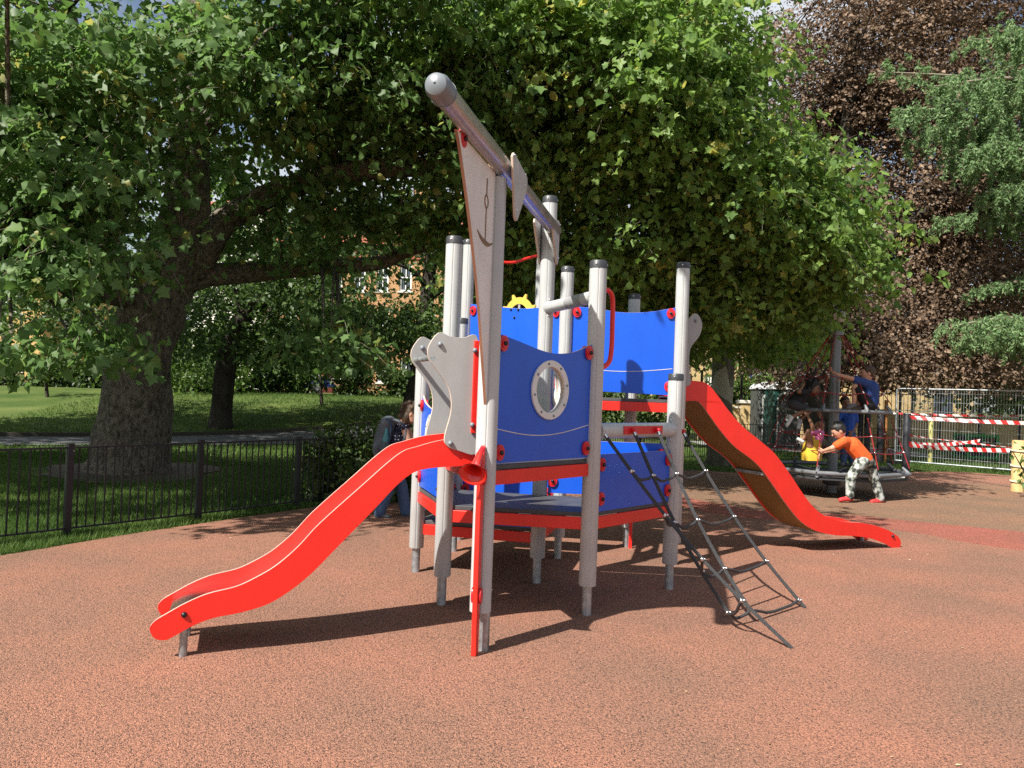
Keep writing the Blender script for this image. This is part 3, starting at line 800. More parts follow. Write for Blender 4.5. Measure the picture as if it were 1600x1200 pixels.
for q in A_top:
    b = MB(); b.tube([q-nn*.03, q+nn*.012], .019, 12); b.ell(q+nn*.012, .014, 8, 6); b.build('net_clamp', M_REDP, net)
# ================================================================ vegetation tools
def norm(a): return a/np.maximum(np.linalg.norm(a, axis=-1, keepdims=True), 1e-9)
def tmpl_plane():
    h = [(.46, .05), (.31, .26), (.57, .50), (.27, .61)]
    pts = [(0, 0)] + h + [(0, 1.0)] + [(-x, y) for x, y in h[::-1]]
    v = [(x, y, .18*abs(x)-.22*max(0, y-.45)**1.4-.20*max(0, abs(x)-.3)) for x, y in pts]
    return np.array(v), [(0, 1, 2), (0, 2, 4), (2, 3, 4), (0, 4, 5), (0, 5, 6), (0, 6, 8), (6, 7, 8), (0, 8, 9)]
def tmpl_far():
    return np.array([(0, 0, 0), (.36, .45, .07), (0, 1, -.10), (-.36, .45, .07)]), [(0, 1, 2), (0, 2, 3)]
def tmpl_needle():
    return np.array([(0, 0, 0), (.16, .4, .03), (0, 1, 0), (-.16, .4, .03)]), [(0, 1, 2), (0, 2, 3)]
T_PLANE, T_FAR, T_NEED = tmpl_plane(), tmpl_far(), tmpl_needle()

def mesh_np(name, verts, tris, mats, tint=None, smooth=False):
    me = bpy.data.meshes.new(name)
    nv, nf = len(verts), len(tris)
    me.vertices.add(nv); me.vertices.foreach_set('co', np.ascontiguousarray(verts, np.float32).ravel())
    me.loops.add(nf*3); me.loops.foreach_set('vertex_index', np.ascontiguousarray(tris, np.int32).ravel())
    me.polygons.add(nf); me.polygons.foreach_set('loop_start', np.arange(0, nf*3, 3, dtype=np.int32))
    try: me.polygons.foreach_set('loop_total', np.full(nf, 3, np.int32))
    except Exception: pass
    if smooth: me.polygons.foreach_set('use_smooth', np.ones(nf, bool))
    if tint is not None:
        a = me.attributes.new('tint', 'FLOAT', 'POINT'); a.data.foreach_set('value', np.ascontiguousarray(tint, np.float32))
    me.materials.append(mats); me.update(calc_edges=True)
    return me
def leaf_frames(axis, nrm):
    axis = norm(axis); x = norm(np.cross(axis, nrm)); n = np.cross(x, axis); return x, axis, n
T_OVAL = (np.array([(0, 0, 0), (.30, .26, .10), (.34, .62, .06), (0, 1, -.22), (-.34, .62, .06), (-.30, .26, .10)]), [(0, 1, 5), (1, 2, 4), (1, 4, 5), (2, 3, 4)])
def leaf_mesh(name, L, tm, m, org):
    """tm: one leaf shape or a list of them shared out at random; every leaf curls differently"""
    tms = tm if isinstance(tm, list) else [tm]
    pos, ax, nr, sz, tn = L; which = rng.integers(0, len(tms), len(pos)); vs, fs, ts = [], [], []; base = 0
    for q, (tv, tf) in enumerate(tms):
        w_ = which == q
        if not w_.any(): continue
        tf = np.array(tf); x, y, n = leaf_frames(ax[w_], nr[w_]); s_ = sz[w_][:, None, None]; N = int(w_.sum()); k = len(tv)
        curl = (.2+2.2*rng.random(N))[:, None, None]; wid = (.8+.4*rng.random(N))[:, None, None]
        v = (pos[w_]-np.array(org))[:, None, :] + s_*(tv[None, :, 0:1]*wid*x[:, None]+tv[None, :, 1:2]*y[:, None]+tv[None, :, 2:3]*curl*n[:, None])
        vs.append(v.reshape(-1, 3)); fs.append((tf[None]+(np.arange(N)*k)[:, None, None]).reshape(-1, 3)+base); ts.append(np.repeat(tn[w_], k)); base += N*k
    return mesh_np(name, np.concatenate(vs), np.concatenate(fs), m, np.concatenate(ts))

def ell_points(c, r, n, shell=.45):
    d = norm(rng.normal(size=(n, 3))); q = (shell+(1-shell)*rng.random(n)**.6)[:, None]
    return np.array(c)+d*q*np.array(r)
def sprays(cent, ncl, tw, nl, tl, ls, crown_c, droop=.55, spread=.5, tint0=.5, floor=-9.):
    """drooping leafy twigs round every clump centre; returns leaf arrays and twig polylines"""
    C = np.repeat(cent, tw, axis=0); n = len(C)
    o = C+rng.normal(size=(n, 3))*spread*np.array((1, 1, .6))
    out = norm((C-np.array(crown_c))*np.array((1, 1, .5)))
    d = norm(out*.7+rng.normal(size=(n, 3))*np.array((.9, .9, .35)))
    Lw = tl*(.6+.8*rng.random(n))
    t = np.linspace(.12, 1, nl)[None, :]
    dn = np.array((0, 0, -1.))
    P_ = o[:, None]+d[:, None]*(Lw[:, None]*t)[..., None]+dn*(droop*Lw[:, None]*t**2)[..., None]
    tang = norm(d[:, None]+dn*(2*droop*t)[..., None])
    sd = norm(np.cross(tang, dn))
    sg = np.where(np.arange(nl) % 2 == 0, 1, -1)[None, :, None]
    ax = sd*sg*.75+tang*.55+dn*.35+rng.normal(size=P_.shape)*.33
    ax[:, -1] = tang[:, -1]+rng.normal(size=(n, 3))*.2
    nr = -dn*.62+out[:, None]*.55+rng.normal(size=P_.shape)*.62
    sz = ls*(.45+1.05*rng.random((n, nl))**1.4)
    P_ = P_+norm(ax)*(.25*sz)[..., None]+rng.normal(size=P_.shape)*.03
    tn = np.clip(tint0+rng.normal(size=(n, nl))*.20+(rng.normal(size=n)*.12+np.repeat(rng.normal(size=len(cent))*.13, tw))[:, None], 0, 1)
    tw_pts = o[:, None]+d[:, None]*(Lw[:, None]*np.linspace(0, 1, 4)[None])[..., None]+dn*(droop*Lw[:, None]*np.linspace(0, 1, 4)[None]**2)[..., None]
    f = lambda a: a.reshape(-1, 3)
    ok = f(P_)[:, 2]-.35*sz.ravel() > floor-.25*rng.random(P_.shape[0]*P_.shape[1])
    tw_ok = tw_pts[:, -1, 2] > floor-.15
    return (f(P_)[ok], f(ax)[ok], f(nr)[ok], sz.ravel()[ok], tn.ravel()[ok]), tw_pts[tw_ok]
def twig_mesh(name, tw, rad, m, org):
    """three-sided tapered twigs"""
    n, k, _ = tw.shape; tw = tw-np.array(org)
    a = np.array([(math.cos(q), math.sin(q), 0) for q in (0, 2.1, 4.2)])
    rr = np.linspace(1, .35, k)[None, :, None, None]*rad
    v = tw[:, :, None, :]+a[None, None]*rr
    idx = np.arange(n*k*3).reshape(n, k, 3); fs = []
    for i in range(k-1):
        for j in range(3):
            A, B, C_, D = idx[:, i, j], idx[:, i, (j+1) % 3], idx[:, i+1, (j+1) % 3], idx[:, i+1, j]
            fs += [np.stack([A, B, C_], 1), np.stack([A, C_, D], 1)]
    return mesh_np(name, v.reshape(-1, 3), np.concatenate(fs), m)
def limb(pts, rad, n=12, lump=.06, seed=0):
    """bark tube with an uneven girth"""
    b = MB(); P_ = crom([tuple(p) for p in pts], 6); rr = np.interp(np.linspace(0, len(rad)-1, len(P_)), range(len(rad)), rad)
    b.tube(P_, list(rr), n)
    r_ = np.random.default_rng(seed); ph = r_.random(6)*6.28
    vs = []
    for i, p in enumerate(P_):
        c = np.array(p)
        for j in range(n):
            q = np.array(b.v[i*n+j]); a = 6.2832*j/n
            k = 1+lump*(math.sin(2*a+ph[0]+i*.22)+.7*math.sin(3*a+ph[1]-i*.31)+.6*math.sin(5*a+ph[2]+i*.5))
            vs.append(tuple(c+(q-c)*k))
    b.v = vs
    return b
def inframe(pos):
    q = (pos-np.array((0, 0, CAM_H)))@np.array(RM)
    x = 800+F*q[:, 0]/-q[:, 2]; y = 600-F*q[:, 1]/-q[:, 2]
    return x, y, -q[:, 2]
def gt(x, y):
    """where the view ray meets the rising lawn"""
    d = ray(x, y); t = 5.
    while t < 60:
        p = CAMP+d*t
        if p.z <= terrain(p.x, p.y): return p
        t += .05
    return gp(x, y)

def bark(name, c1, c2, sc=5., bump=.8, patch=None):
    m = bpy.data.materials.new(name); m.use_nodes = True
    t = m.node_tree; b = t.nodes['Principled BSDF']; L = t.links.new
    c = t.nodes.new('ShaderNodeTexCoord'); mp_ = t.nodes.new('ShaderNodeMapping'); mp_.inputs['Scale'].default_value = (1, 1, .6); L(c.outputs['Object'], mp_.inputs['Vector'])
    n = t.nodes.new('ShaderNodeTexNoise'); n.inputs['Scale'].default_value = sc; n.inputs['Detail'].default_value = 9; n.inputs['Roughness'].default_value = .65; L(mp_.outputs[0], n.inputs['Vector'])
    r = t.nodes.new('ShaderNodeValToRGB'); r.color_ramp.elements[0].color = (*c1, 1); r.color_ramp.elements[1].color = (*c2, 1); r.color_ramp.elements[0].position = .35; r.color_ramp.elements[1].position = .66
    L(n.outputs['Fac'], r.inputs['Fac'])
    src = r.outputs['Color']
    if patch:
        v = t.nodes.new('ShaderNodeTexVoronoi'); v.inputs['Scale'].default_value = 3.2; L(mp_.outputs[0], v.inputs['Vector'])
        s_ = t.nodes.new('ShaderNodeSeparateColor'); L(v.outputs['Color'], s_.inputs[0])
        rp = t.nodes.new('ShaderNodeValToRGB'); rp.color_ramp.elements[0].position = .72; rp.color_ramp.elements[1].position = .78; L(s_.outputs[0], rp.inputs[0])
        mm = t.nodes.new('ShaderNodeMix'); mm.data_type = 'RGBA'; L(rp.outputs[0], mm.inputs['Factor']); L(src, mm.inputs['A']); mm.inputs['B'].default_value = (*patch, 1); src = mm.outputs['Result']
    L(src, b.inputs['Base Color']); b.inputs['Roughness'].default_value = .9; b.inputs['Specular IOR Level'].default_value = .2
    bp = t.nodes.new('ShaderNodeBump'); bp.inputs['Strength'].default_value = bump; bp.inputs['Distance'].default_value = .09; L(n.outputs['Fac'], bp.inputs['Height']); L(bp.outputs['Normal'], b.inputs['Normal'])
    return m
M_BARKA = bark('plane_bark_brown', (.068, .057, .043), (.29, .25, .195), sc=15., bump=1.)
M_BARKB = bark('plane_bark_mottled', (.06, .055, .038), (.16, .15, .11), patch=(.30, .29, .22))
M_BARKD = bark('dark_bark', (.022, .018, .014), (.06, .05, .04))
M_TWIG = mat('grey_twig', (.21, .18, .13), .8)
M_LFA = leaf_mat('plane_leaf_mid', (.060, .122, .031), (.168, .275, .092), .48, .5, .34, last=(.30, .30, .09))
M_LFB = leaf_mat('plane_leaf_bright', (.072, .145, .030), (.235, .36, .095), .5, .5, .34, last=(.40, .40, .11))
M_LFD = leaf_mat('dark_green_leaf', (.032, .068, .016), (.10, .165, .04), .42, .5, .4)  # darker green leaf for the trees farther back
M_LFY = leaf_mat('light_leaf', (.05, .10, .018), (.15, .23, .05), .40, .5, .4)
M_BEECH = leaf_mat('copper_beech_leaf', (.045, .030, .019), (.28, .19, .125), .25, .55, .3)
M_CEDAR = leaf_mat('cedar_needles', (.085, .16, .065), (.22, .33, .14), .35, .6, .3)
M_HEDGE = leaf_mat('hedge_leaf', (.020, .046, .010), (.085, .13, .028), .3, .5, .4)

def tree(name, label, base, trunk, limbs, ells, m_leaf, m_bark, ls, tm, tw=7, nl=11, tl=.9, droop=.55, cat='tree', group=None, leaves=0, twigs=True, tint0=.5, spread=.5, keep=None, trad=None, shell=.45, nt_=14):
    """trunk: [(point, radius)...]; limbs: list of the same; ells: [(centre, radii, clumps)...]"""
    root = empty(name, base, label, cat, group)
    limb([p for p, _ in trunk], [r for _, r in trunk], nt_ if len(trunk) < 6 else 20, .07, 1).build('trunk', m_bark, root, sm=80)
    skel = [np.array(p) for p, _ in trunk]
    for i, lb in enumerate(limbs):
        limb([p for p, _ in lb], [r for _, r in lb], 10, .07, i+2).build('branch', m_bark, root, sm=80)
        skel += [np.array(p) for p in crom([tuple(p) for p, _ in lb], 4)]
    skel = np.array(skel)
    Ls = []; tws = []; bpts = []
    allc = np.concatenate([np.array(e[0])[None] for e in ells]); cc = allc.mean(0)
    for c, r, k in ells:
        cl = ell_points(c, r, k, shell)
        if keep is not None: cl = cl[keep(cl)]
        if not len(cl): continue
        L_, T_ = sprays(cl, k, tw, nl, tl, ls, (np.array(c)*.5+cc*.5), droop, spread, tint0, c[2]-r[2]-.22); Ls.append(L_); tws.append(T_)
        for q in cl:                                # branchlet from the nearest limb to the clump
            i = int(np.argmin(((skel-q)**2).sum(1)+.0)); s_ = skel[i]; d = q-s_
            if np.linalg.norm(d) < 4.6:
                m1 = s_+d*.35+np.array((0, 0, .12*np.linalg.norm(d))); m2 = s_+d*.72+np.array((0, 0, .10*np.linalg.norm(d)))
                bpts.append(np.stack([s_, m1, m2, q]))
    L_ = [np.concatenate([l[i] for l in Ls]) for i in range(5)]
    org = np.array(base)
    if bpts: link('branchlets', twig_mesh('branchlets', np.stack(bpts), .028 if ls > .12 else .04, m_bark, org), root, base)['kind'] = 'stuff'
    if twigs: link('twigs', twig_mesh('twigs', np.concatenate(tws)[::2], .006, M_TWIG, org), root, base)['kind'] = 'stuff'
    pick = np.zeros(len(L_[0]), bool)
    if leaves:
        x, y, d = inframe(L_[0]); ok = (x > 10) & (x < 1590) & (y > 10) & (d > 1)
        sc_ = np.where(ok, L_[3]/np.maximum(d, .1), 0); pick[np.argsort(-sc_)[:leaves]] = True
    crown = link('crown', leaf_mesh('crown', [a[~pick] for a in L_], [tm, T_OVAL] if tm is T_PLANE else tm, m_leaf, org), root, base); crown['kind'] = 'stuff'
    if leaves:
        var = []
        for q in range(8):
            tv, tf = tm; tv = tv*np.array((1+.06*math.sin(q*2.), 1, 1+.5*math.sin(q*1.3)))
            var.append(mesh_np('leaf', tv, np.array(tf), m_leaf, np.full(len(tv), (q+.5)/8)))
        x_, y_, n_ = leaf_frames(L_[1], L_[2])
        for i in np.nonzero(pick)[0]:
            o = bpy.data.objects.new('leaf', var[min(7, int(L_[4][i]*8))]); COL.objects.link(o); o.parent = crown
            s_ = float(L_[3][i]); p = L_[0][i]-org
            o.matrix_local = Matrix([[x_[i][k]*s_, y_[i][k]*s_, n_[i][k]*s_, p[k]] for k in range(3)]+[[0, 0, 0, 1]])
    return root
def E_(px, py, Y, rx, ry, rz, n): return (tuple(at(px, py, Y)), (rx, ry, rz), n)
def pt(px, py, Y, r): return (at(px, py, Y), r)

# ================================================================ trees
TAY = TA.y
tr = [pt(201, 742, TAY, .80), pt(204, 724, TAY, .65), pt(207, 690, TAY, .565), pt(211, 650, TAY, .535), pt(214, 600, TAY, .52), pt(221, 550, TAY, .53), pt(234, 500, TAY, .52), pt(250, 450, TAY, .49), pt(272, 400, TAY, .44), pt(290, 340, TAY, .40), pt(292, 260, TAY, .36), pt(302, 120, TAY, .30), pt(322, -60, TAY+.3, .22), pt(350, -260, TAY+.5, .12)]
lbA = [[pt(228, 480, TAY, .32), pt(180, 415, TAY-.3, .28), pt(150, 340, TAY-.6, .24), pt(135, 220, TAY-1., .2), pt(110, 60, TAY-1.4, .14), pt(80, -90, TAY-1.8, .08)],
       [pt(268, 445, TAY, .30), pt(315, 398, TAY-.1, .25), pt(352, 348, TAY-.2, .23), pt(420, 305, TAY-.3, .2), pt(510, 276, TAY-.5, .18), pt(590, 263, TAY-.6, .165), pt(690, 258, TAY-.8, .13), pt(800, 235, TAY-1, .08)],
       [pt(272, 440, TAY, .26), pt(330, 430, TAY+.2, .2), pt(420, 424, TAY+.4, .17), pt(500, 416, TAY+.6, .14), pt(590, 412, TAY+.8, .12), pt(640, 392, TAY+.9, .10), pt(710, 378, TAY+1, .07)],
       [pt(232, 470, TAY, .2), pt(150, 455, TAY-1.2, .15), pt(80, 440, TAY-2.4, .11), pt(10, 430, TAY-3.2, .07)],
       [pt(298, 230, TAY, .2), pt(380, 130, TAY-.6, .16), pt(470, 60, TAY-1., .12), pt(600, 10, TAY-1.4, .08)]]
elA = [E_(50, 110, 10.2, 1.9, 1.8, 1.6, 40), E_(60, 270, 9.3, 1.0, 1.1, .6, 16), E_(140, 400, 8.8, .5, .6, .3, 4), E_(15, 530, 8.0, .25, .4, .06, 3), E_(130, 525, 8.6, .35, .4, .06, 3),
       E_(125, 350, 10, .5, .5, .6, 9), E_(125, 170, 10.6, .6, 1.1, 1.0, 13), E_(450, 80, 10.8, 1.4, 1.8, 1.3, 28), E_(590, 60, 10.8, 1.8, 1.8, 1.2, 34), E_(450, 190, 12.0, .7, 1.2, .35, 6), E_(590, 180, 11.8, 1.4, 1.3, .5, 12),
       E_(690, 160, 11.0, 1.0, 1.1, .9, 18), E_(620, 325, 12.5, .7, .8, .22, 8), E_(510, 520, 11.5, .4, .5, .25, 5), E_(335, 240, 13.4, .5, .5, .5, 5), E_(500, 300, 12.2, .8, .6, .2, 5), E_(480, 380, 12.6, 1.2, .8, .2, 6), E_(300, -260, 11.8, 5.5, 4.2, 1.6, 22), E_(-180, 150, 10.0, 2.2, 2.0, 2.2, 34), E_(700, -160, 11.5, 3., 2.6, 1.2, 18),
       ((-1.7, 5.9, 6.7), (1.4, .9, .4), 15), ((-5.7, 5.5, 5.4), (.8, .6, .3), 8), ((-5.0, 6.3, 6.2), (1.6, .9, .4), 12)]
tree('plane_tree', 'huge old plane tree with a thick brown trunk behind the left fence', TA, tr, lbA, elA, M_LFA, M_BARKA, .118, T_PLANE, tw=20, nl=11, tl=.68, droop=.45, spread=.34, leaves=300, tint0=.5)

TB = gp(1125, 728); BY = TB.y
trB = [pt(1125, 730, BY, .36), pt(1126, 700, BY, .29), pt(1127, 620, BY, .265), pt(1130, 540, BY, .25), pt(1128, 440, BY, .22), pt(1118, 330, BY-.3, .19), pt(1108, 180, BY-.6, .14), pt(1100, 0, BY-1, .08)]
lbB = [[pt(1129, 520, BY, .16), pt(1080, 440, BY-1.5, .13), pt(1040, 380, BY-3, .10), pt(1000, 300, BY-4.4, .07)],
       [pt(1129, 500, BY, .15), pt(1180, 430, BY-1.5, .12), pt(1230, 380, BY-3, .09), pt(1290, 340, BY-4.2, .06)],
       [pt(1126, 420, BY, .14), pt(1040, 320, BY-2, .12), pt(930, 230, BY-4, .09), pt(830, 150, BY-5.5, .06)],
       [pt(1120, 340, BY, .12), pt(1110, 240, BY-2.5, .09), pt(1090, 150, BY-4.5, .06)],
       [pt(1128, 500, BY, .12), pt(1000, 470, BY-1, .09), pt(880, 450, BY-2.0, .06)]]
elB = [E_(850, 110, 11.6, 1.9, 1.7, 1.4, 54), E_(985, 110, 11.6, 1.7, 1.8, 1.4, 52), E_(1080, 270, 12.2, 1.55, 1.5, 1.1, 48), E_(1195, 335, 12.6, 1.15, 1.2, .95, 36), E_(1280, 395, 12.6, .6, .8, .55, 18), E_(1105, 50, 12.4, .55, .9, 1.2, 14),
       E_(960, 330, 12.8, 2.1, 1.6, 1.2, 54), E_(1150, 455, 13.6, 1.5, 1.3, .5, 30), E_(780, 260, 12.4, 1.0, 1.0, 1.2, 26), E_(830, 420, 14, 1.2, 1.1, .8, 24), E_(980, 480, 15, 1.9, 1.3, .6, 30), E_(960, -150, 13.2, 2.8, 3.0, 1.8, 44), ((1.2, 15.4, 12.8), (3.2, 2.6, 1.8), 44),  E_(1140, 525, 16, 1.7, 1.1, .25, 14)]
tree('plane_tree', 'broad bright green plane tree spreading over the ship, mottled trunk behind the right slide', TB, trB, lbB, elB, M_LFB, M_BARKB, .112, T_PLANE, tw=21, nl=11, tl=.66, droop=.42, spread=.34, leaves=300, tint0=.5)

# copper beech behind the rope roundabout
TC = gp(1285, 716); CY = TC.y
trC = [pt(1288, 718, CY, .62), pt(1285, 690, CY, .52), pt(1275, 620, CY, .47), pt(1268, 560, CY, .42), pt(1275, 470, CY+.3, .36), pt(1300, 330, CY+.6, .28), pt(1330, 150, CY+1, .18), pt(1340, -50, CY+1.2, .1)]
lbC = [[pt(1268, 560, CY, .26), pt(1245, 520, CY-.3, .2), pt(1215, 470, CY-.6, .14)], [pt(1272, 590, CY, .22), pt(1330, 560, CY, .18), pt(1400, 530, CY, .13), pt(1500, 500, CY, .08)], [pt(1275, 480, CY, .22), pt(1380, 380, CY, .15), pt(1520, 280, CY, .09)]]
elC = [E_(1430, 200, 27, 5.5, 1.5, 5., 120), E_(1480, 450, 26.5, 4.5, 1.5, 2.4, 60), E_(1330, 90, 23.5, 3.0, 2.2, 2.6, 70), E_(1450, 60, 24, 3.2, 2.2, 3.0, 74), E_(1560, 150, 24, 3.0, 2.2, 4., 70), E_(1420, 300, 23.5, 3.2, 2.2, 2.2, 74), E_(1540, 400, 23.5, 2.8, 2.2, 1.9, 56), E_(1430, 480, 22.5, 2.7, 2.0, 1.5, 56), E_(1340, 560, 22.5, 2.2, 1.8, .6, 26), E_(1500, 565, 22, 2.3, 1.7, .6, 28), E_(1400, -200, 24, 5.5, 3.5, 2.6, 70), E_(1250, 230, 25, 2.2, 1.8, 2.4, 36), E_(1230, 520, 24, 1.6, 1.4, 1.0, 22)]
tree('beech_tree', 'tall copper beech with dark purple brown leaves on the right', TC, trC, lbC, elC, M_BEECH, M_BARKD, .105, T_FAR, tw=29, nl=12, tl=1.0, droop=.35, twigs=False, spread=.65, nt_=14)

# cedar reaching in from the right edge
def cedar():
    base = Vector((18.2, 20.2, 0)); root = empty('cedar_tree', base, 'pale green cedar with drooping branches at the right edge', 'tree')
    limb([base+Vector((0, 0, z)) for z in (0, 3, 7, 11, 15)], [.5, .42, .34, .25, .12], 14).build('trunk', M_BARKD, root, sm=80)
    P_, A_, S_ = [], [], []; tws = []
    brs = [((1640, 80), (1515, 62), 18.6, .6), ((1660, 150), (1372, 112), 18.8, .35), ((1660, 130), (1460, 135), 18.2, 1.1), ((1660, 170), (1408, 172), 18.4, 1.4), ((1660, 215), (1440, 205), 18.6, 1.6), ((1660, 250), (1500, 235), 18.2, 1.5), ((1660, 320), (1540, 300), 18.4, 1.0), ((1660, 350), (1470, 345), 19, .7), ((1650, 505), (1486, 510), 17.2, .8), ((1650, 535), (1515, 532), 17.4, .7), ((1650, 440), (1530, 455), 19.4, .5)]
    for (a, c, Y, hl) in brs:
        p0 = np.array(at(*a, Y+.9)); p1 = np.array(at(*c, Y)); n = 85
        j0 = np.array(base)+np.array((0, 0, p0[2]+.3))
        limb([j0, p0, p0*.5+p1*.5+np.array((0, 0, .15)), p1], [.10, .07, .045, .012], 6).build('branch', M_TWIG, root, sm=80)
        for t in rng.random(n)**.9*1.02:
            q = p0*(1-t)+p1*t+np.array((0, 0, .15*4*t*(1-t)))+rng.normal(size=3)*np.array((.08, .35, .05))
            ln = hl*(.3+.7*rng.random())*(1.15-.75*t); side_ = rng.normal(size=3)*np.array((.35, .35, 0))
            k = max(6, int(ln*34)); f = np.linspace(0, 1, k)[:, None]
            pts = q+side_*f*(1.2-f*.4)*ln+np.array((0, 0, -1))*ln*f**1.3
            tws.append(np.stack([pts[0], pts[k//3], pts[2*k//3], pts[-1]]))
            m = 5
            pp = np.repeat(pts, m, 0)+rng.normal(size=(k*m, 3))*.02
            P_.append(pp); A_.append(np.array((0, 0, -.55))+rng.normal(size=(k*m, 3))*.6); S_.append(.10*(.6+.8*rng.random(k*m)))
    P_, A_, S_ = np.concatenate(P_), np.concatenate(A_), np.concatenate(S_)
    link('twigs', twig_mesh('twigs', np.stack(tws), .008, M_TWIG, base), root, base)['kind'] = 'stuff'
    o = link('crown', leaf_mesh('crown', [P_, A_, rng.normal(size=P_.shape)+np.array((0, -.5, .6)), S_, np.clip(.5+.28*rng.normal(size=len(P_)), 0, 1)], T_NEED, M_CEDAR, base), root, base); o['kind'] = 'stuff'
cedar()

# forked tree on the lawn and dark tree behind the bush
TE = gt(345, 668); EY = TE.y
tree('lawn_tree', 'slender forked tree standing on the lawn right of the big trunk', TE, [pt(345, 670, EY, .42), pt(346, 650, EY, .33), pt(350, 600, EY, .29), pt(356, 550, EY, .27), pt(372, 510, EY, .26), pt(390, 485, EY, .24)],
     [[pt(388, 488, EY, .2), pt(360, 455, EY, .15), pt(335, 420, EY, .12), pt(320, 350, EY, .06)], [pt(390, 486, EY, .2), pt(420, 462, EY, .17), pt(450, 420, EY, .12), pt(480, 350, EY, .07)], [pt(420, 462, EY, .1), pt(425, 380, EY, .07), pt(430, 300, EY, .04)]],
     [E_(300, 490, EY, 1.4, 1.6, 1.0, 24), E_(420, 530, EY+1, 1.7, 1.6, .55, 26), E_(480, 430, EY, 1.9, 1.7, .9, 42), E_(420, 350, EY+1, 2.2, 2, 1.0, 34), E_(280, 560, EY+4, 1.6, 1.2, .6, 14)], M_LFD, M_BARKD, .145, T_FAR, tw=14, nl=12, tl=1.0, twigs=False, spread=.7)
TF = gt(641, 652); FY = TF.y
tree('dark_tree', 'tall dark trunked tree standing behind the woman with the backpack', TF, [pt(638, 660, FY, .36), pt(643, 630, FY, .30), pt(653, 580, FY, .27), pt(664, 500, FY, .23), pt(672, 420, FY, .21), pt(684, 330, FY, .18), pt(698, 240, FY, .13), pt(705, 120, FY, .08)],
     [[pt(668, 450, FY, .11), pt(640, 420, FY-.4, .08), pt(590, 405, FY-.8, .05)], [pt(665, 490, FY, .1), pt(610, 500, FY-.5, .07), pt(540, 495, FY-1, .04)], [pt(668, 470, FY, .1), pt(720, 430, FY, .07), pt(760, 400, FY, .04)]],
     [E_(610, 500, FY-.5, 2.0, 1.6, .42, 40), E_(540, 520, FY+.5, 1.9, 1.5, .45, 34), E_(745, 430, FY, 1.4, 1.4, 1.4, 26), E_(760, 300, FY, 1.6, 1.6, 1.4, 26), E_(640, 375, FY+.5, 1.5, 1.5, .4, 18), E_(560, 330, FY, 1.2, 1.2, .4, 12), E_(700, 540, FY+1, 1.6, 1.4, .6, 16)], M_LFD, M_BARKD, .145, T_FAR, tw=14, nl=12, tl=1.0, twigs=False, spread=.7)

# trees along the far side of the park, one by one
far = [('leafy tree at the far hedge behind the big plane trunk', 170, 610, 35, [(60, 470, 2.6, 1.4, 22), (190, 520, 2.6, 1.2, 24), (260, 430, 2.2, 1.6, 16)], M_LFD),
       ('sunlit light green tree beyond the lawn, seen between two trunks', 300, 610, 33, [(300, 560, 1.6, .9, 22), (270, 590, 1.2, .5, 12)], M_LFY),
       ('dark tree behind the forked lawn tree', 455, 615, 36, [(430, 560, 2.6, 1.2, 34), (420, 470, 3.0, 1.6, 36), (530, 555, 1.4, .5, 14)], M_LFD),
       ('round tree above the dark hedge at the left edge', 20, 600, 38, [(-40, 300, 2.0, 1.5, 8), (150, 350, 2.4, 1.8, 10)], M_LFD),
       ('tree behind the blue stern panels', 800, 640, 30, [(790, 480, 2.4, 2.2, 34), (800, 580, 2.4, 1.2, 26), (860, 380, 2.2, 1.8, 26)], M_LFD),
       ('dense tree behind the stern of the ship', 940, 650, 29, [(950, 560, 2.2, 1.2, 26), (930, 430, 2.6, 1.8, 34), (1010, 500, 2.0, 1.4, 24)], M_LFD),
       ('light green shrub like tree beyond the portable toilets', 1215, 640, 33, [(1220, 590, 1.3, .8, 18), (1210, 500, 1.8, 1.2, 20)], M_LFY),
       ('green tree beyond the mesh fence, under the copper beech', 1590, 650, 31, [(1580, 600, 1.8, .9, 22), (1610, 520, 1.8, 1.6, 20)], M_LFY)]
for lab, bx_, by_, Y, els, m_ in far:
    base = at(bx_, by_, Y); base.z = terrain(base.x, base.y)
    top_ = at(els[0][0], min(e[1] for e in els)+20, Y)
    mid_ = base.lerp(top_, .5)+Vector((.2, 0, 0))
    tree('park_tree', lab, base, [(base-Vector((0, 0, .1)), .22), (base.lerp(mid_, .5), .17), (mid_, .14), (top_, .06)], [], [E_(x, y, Y, rx, rx*.7, rz, n) for x, y, rx, rz, n in els], m_, M_BARKD, .20, T_FAR, tw=15, nl=11, tl=1.1, twigs=False, spread=.8, group='trees along the far side of the park')

# a plane tree just outside the picture on the left, whose shade falls on the big trunk and lawn
tree('plane_tree', 'plane tree out of view left of the playground, shading the lawn', (-15.5, 4.2, 0), [((-15.5, 4.2, -.1), .5), ((-15.5, 4.2, 2.5), .42), ((-15.4, 4.4, 6), .36), ((-15.2, 4.6, 10), .2)], [], [((-15.2, 4.6, 9.5), (4.2, 3.8, 3.6), 120), ((-17.5, 2.5, 7.5), (3, 3, 2.5), 40), ((-14.2, 7.6, 8.0), (3.0, 2.6, 2.8), 60)], M_LFA, M_BARKA, .30, T_FAR, tw=8, nl=11, tl=1.1, twigs=False, spread=.6)

tree('plane_tree', 'added plane tree beyond the left picture edge, shading the middle of the lawn', (-15.8, 17.6, 0), [((-15.8, 17.6, -.1), .45), ((-15.8, 17.6, 3), .38), ((-15.7, 17.8, 6), .3), ((-15.5, 18, 9), .15)], [], [((-15.6, 18, 8.2), (3.2, 3.6, 2.6), 90), ((-18, 15.5, 7.5), (3, 3, 2.2), 50), ((-13, 15.5, 8.8), (2.6, 2.2, 1.6), 50)], M_LFA, M_BARKA, .30, T_FAR, tw=8, nl=11, tl=1.1, twigs=False, spread=.6)  # tree put in beyond the frame to darken the far lawn

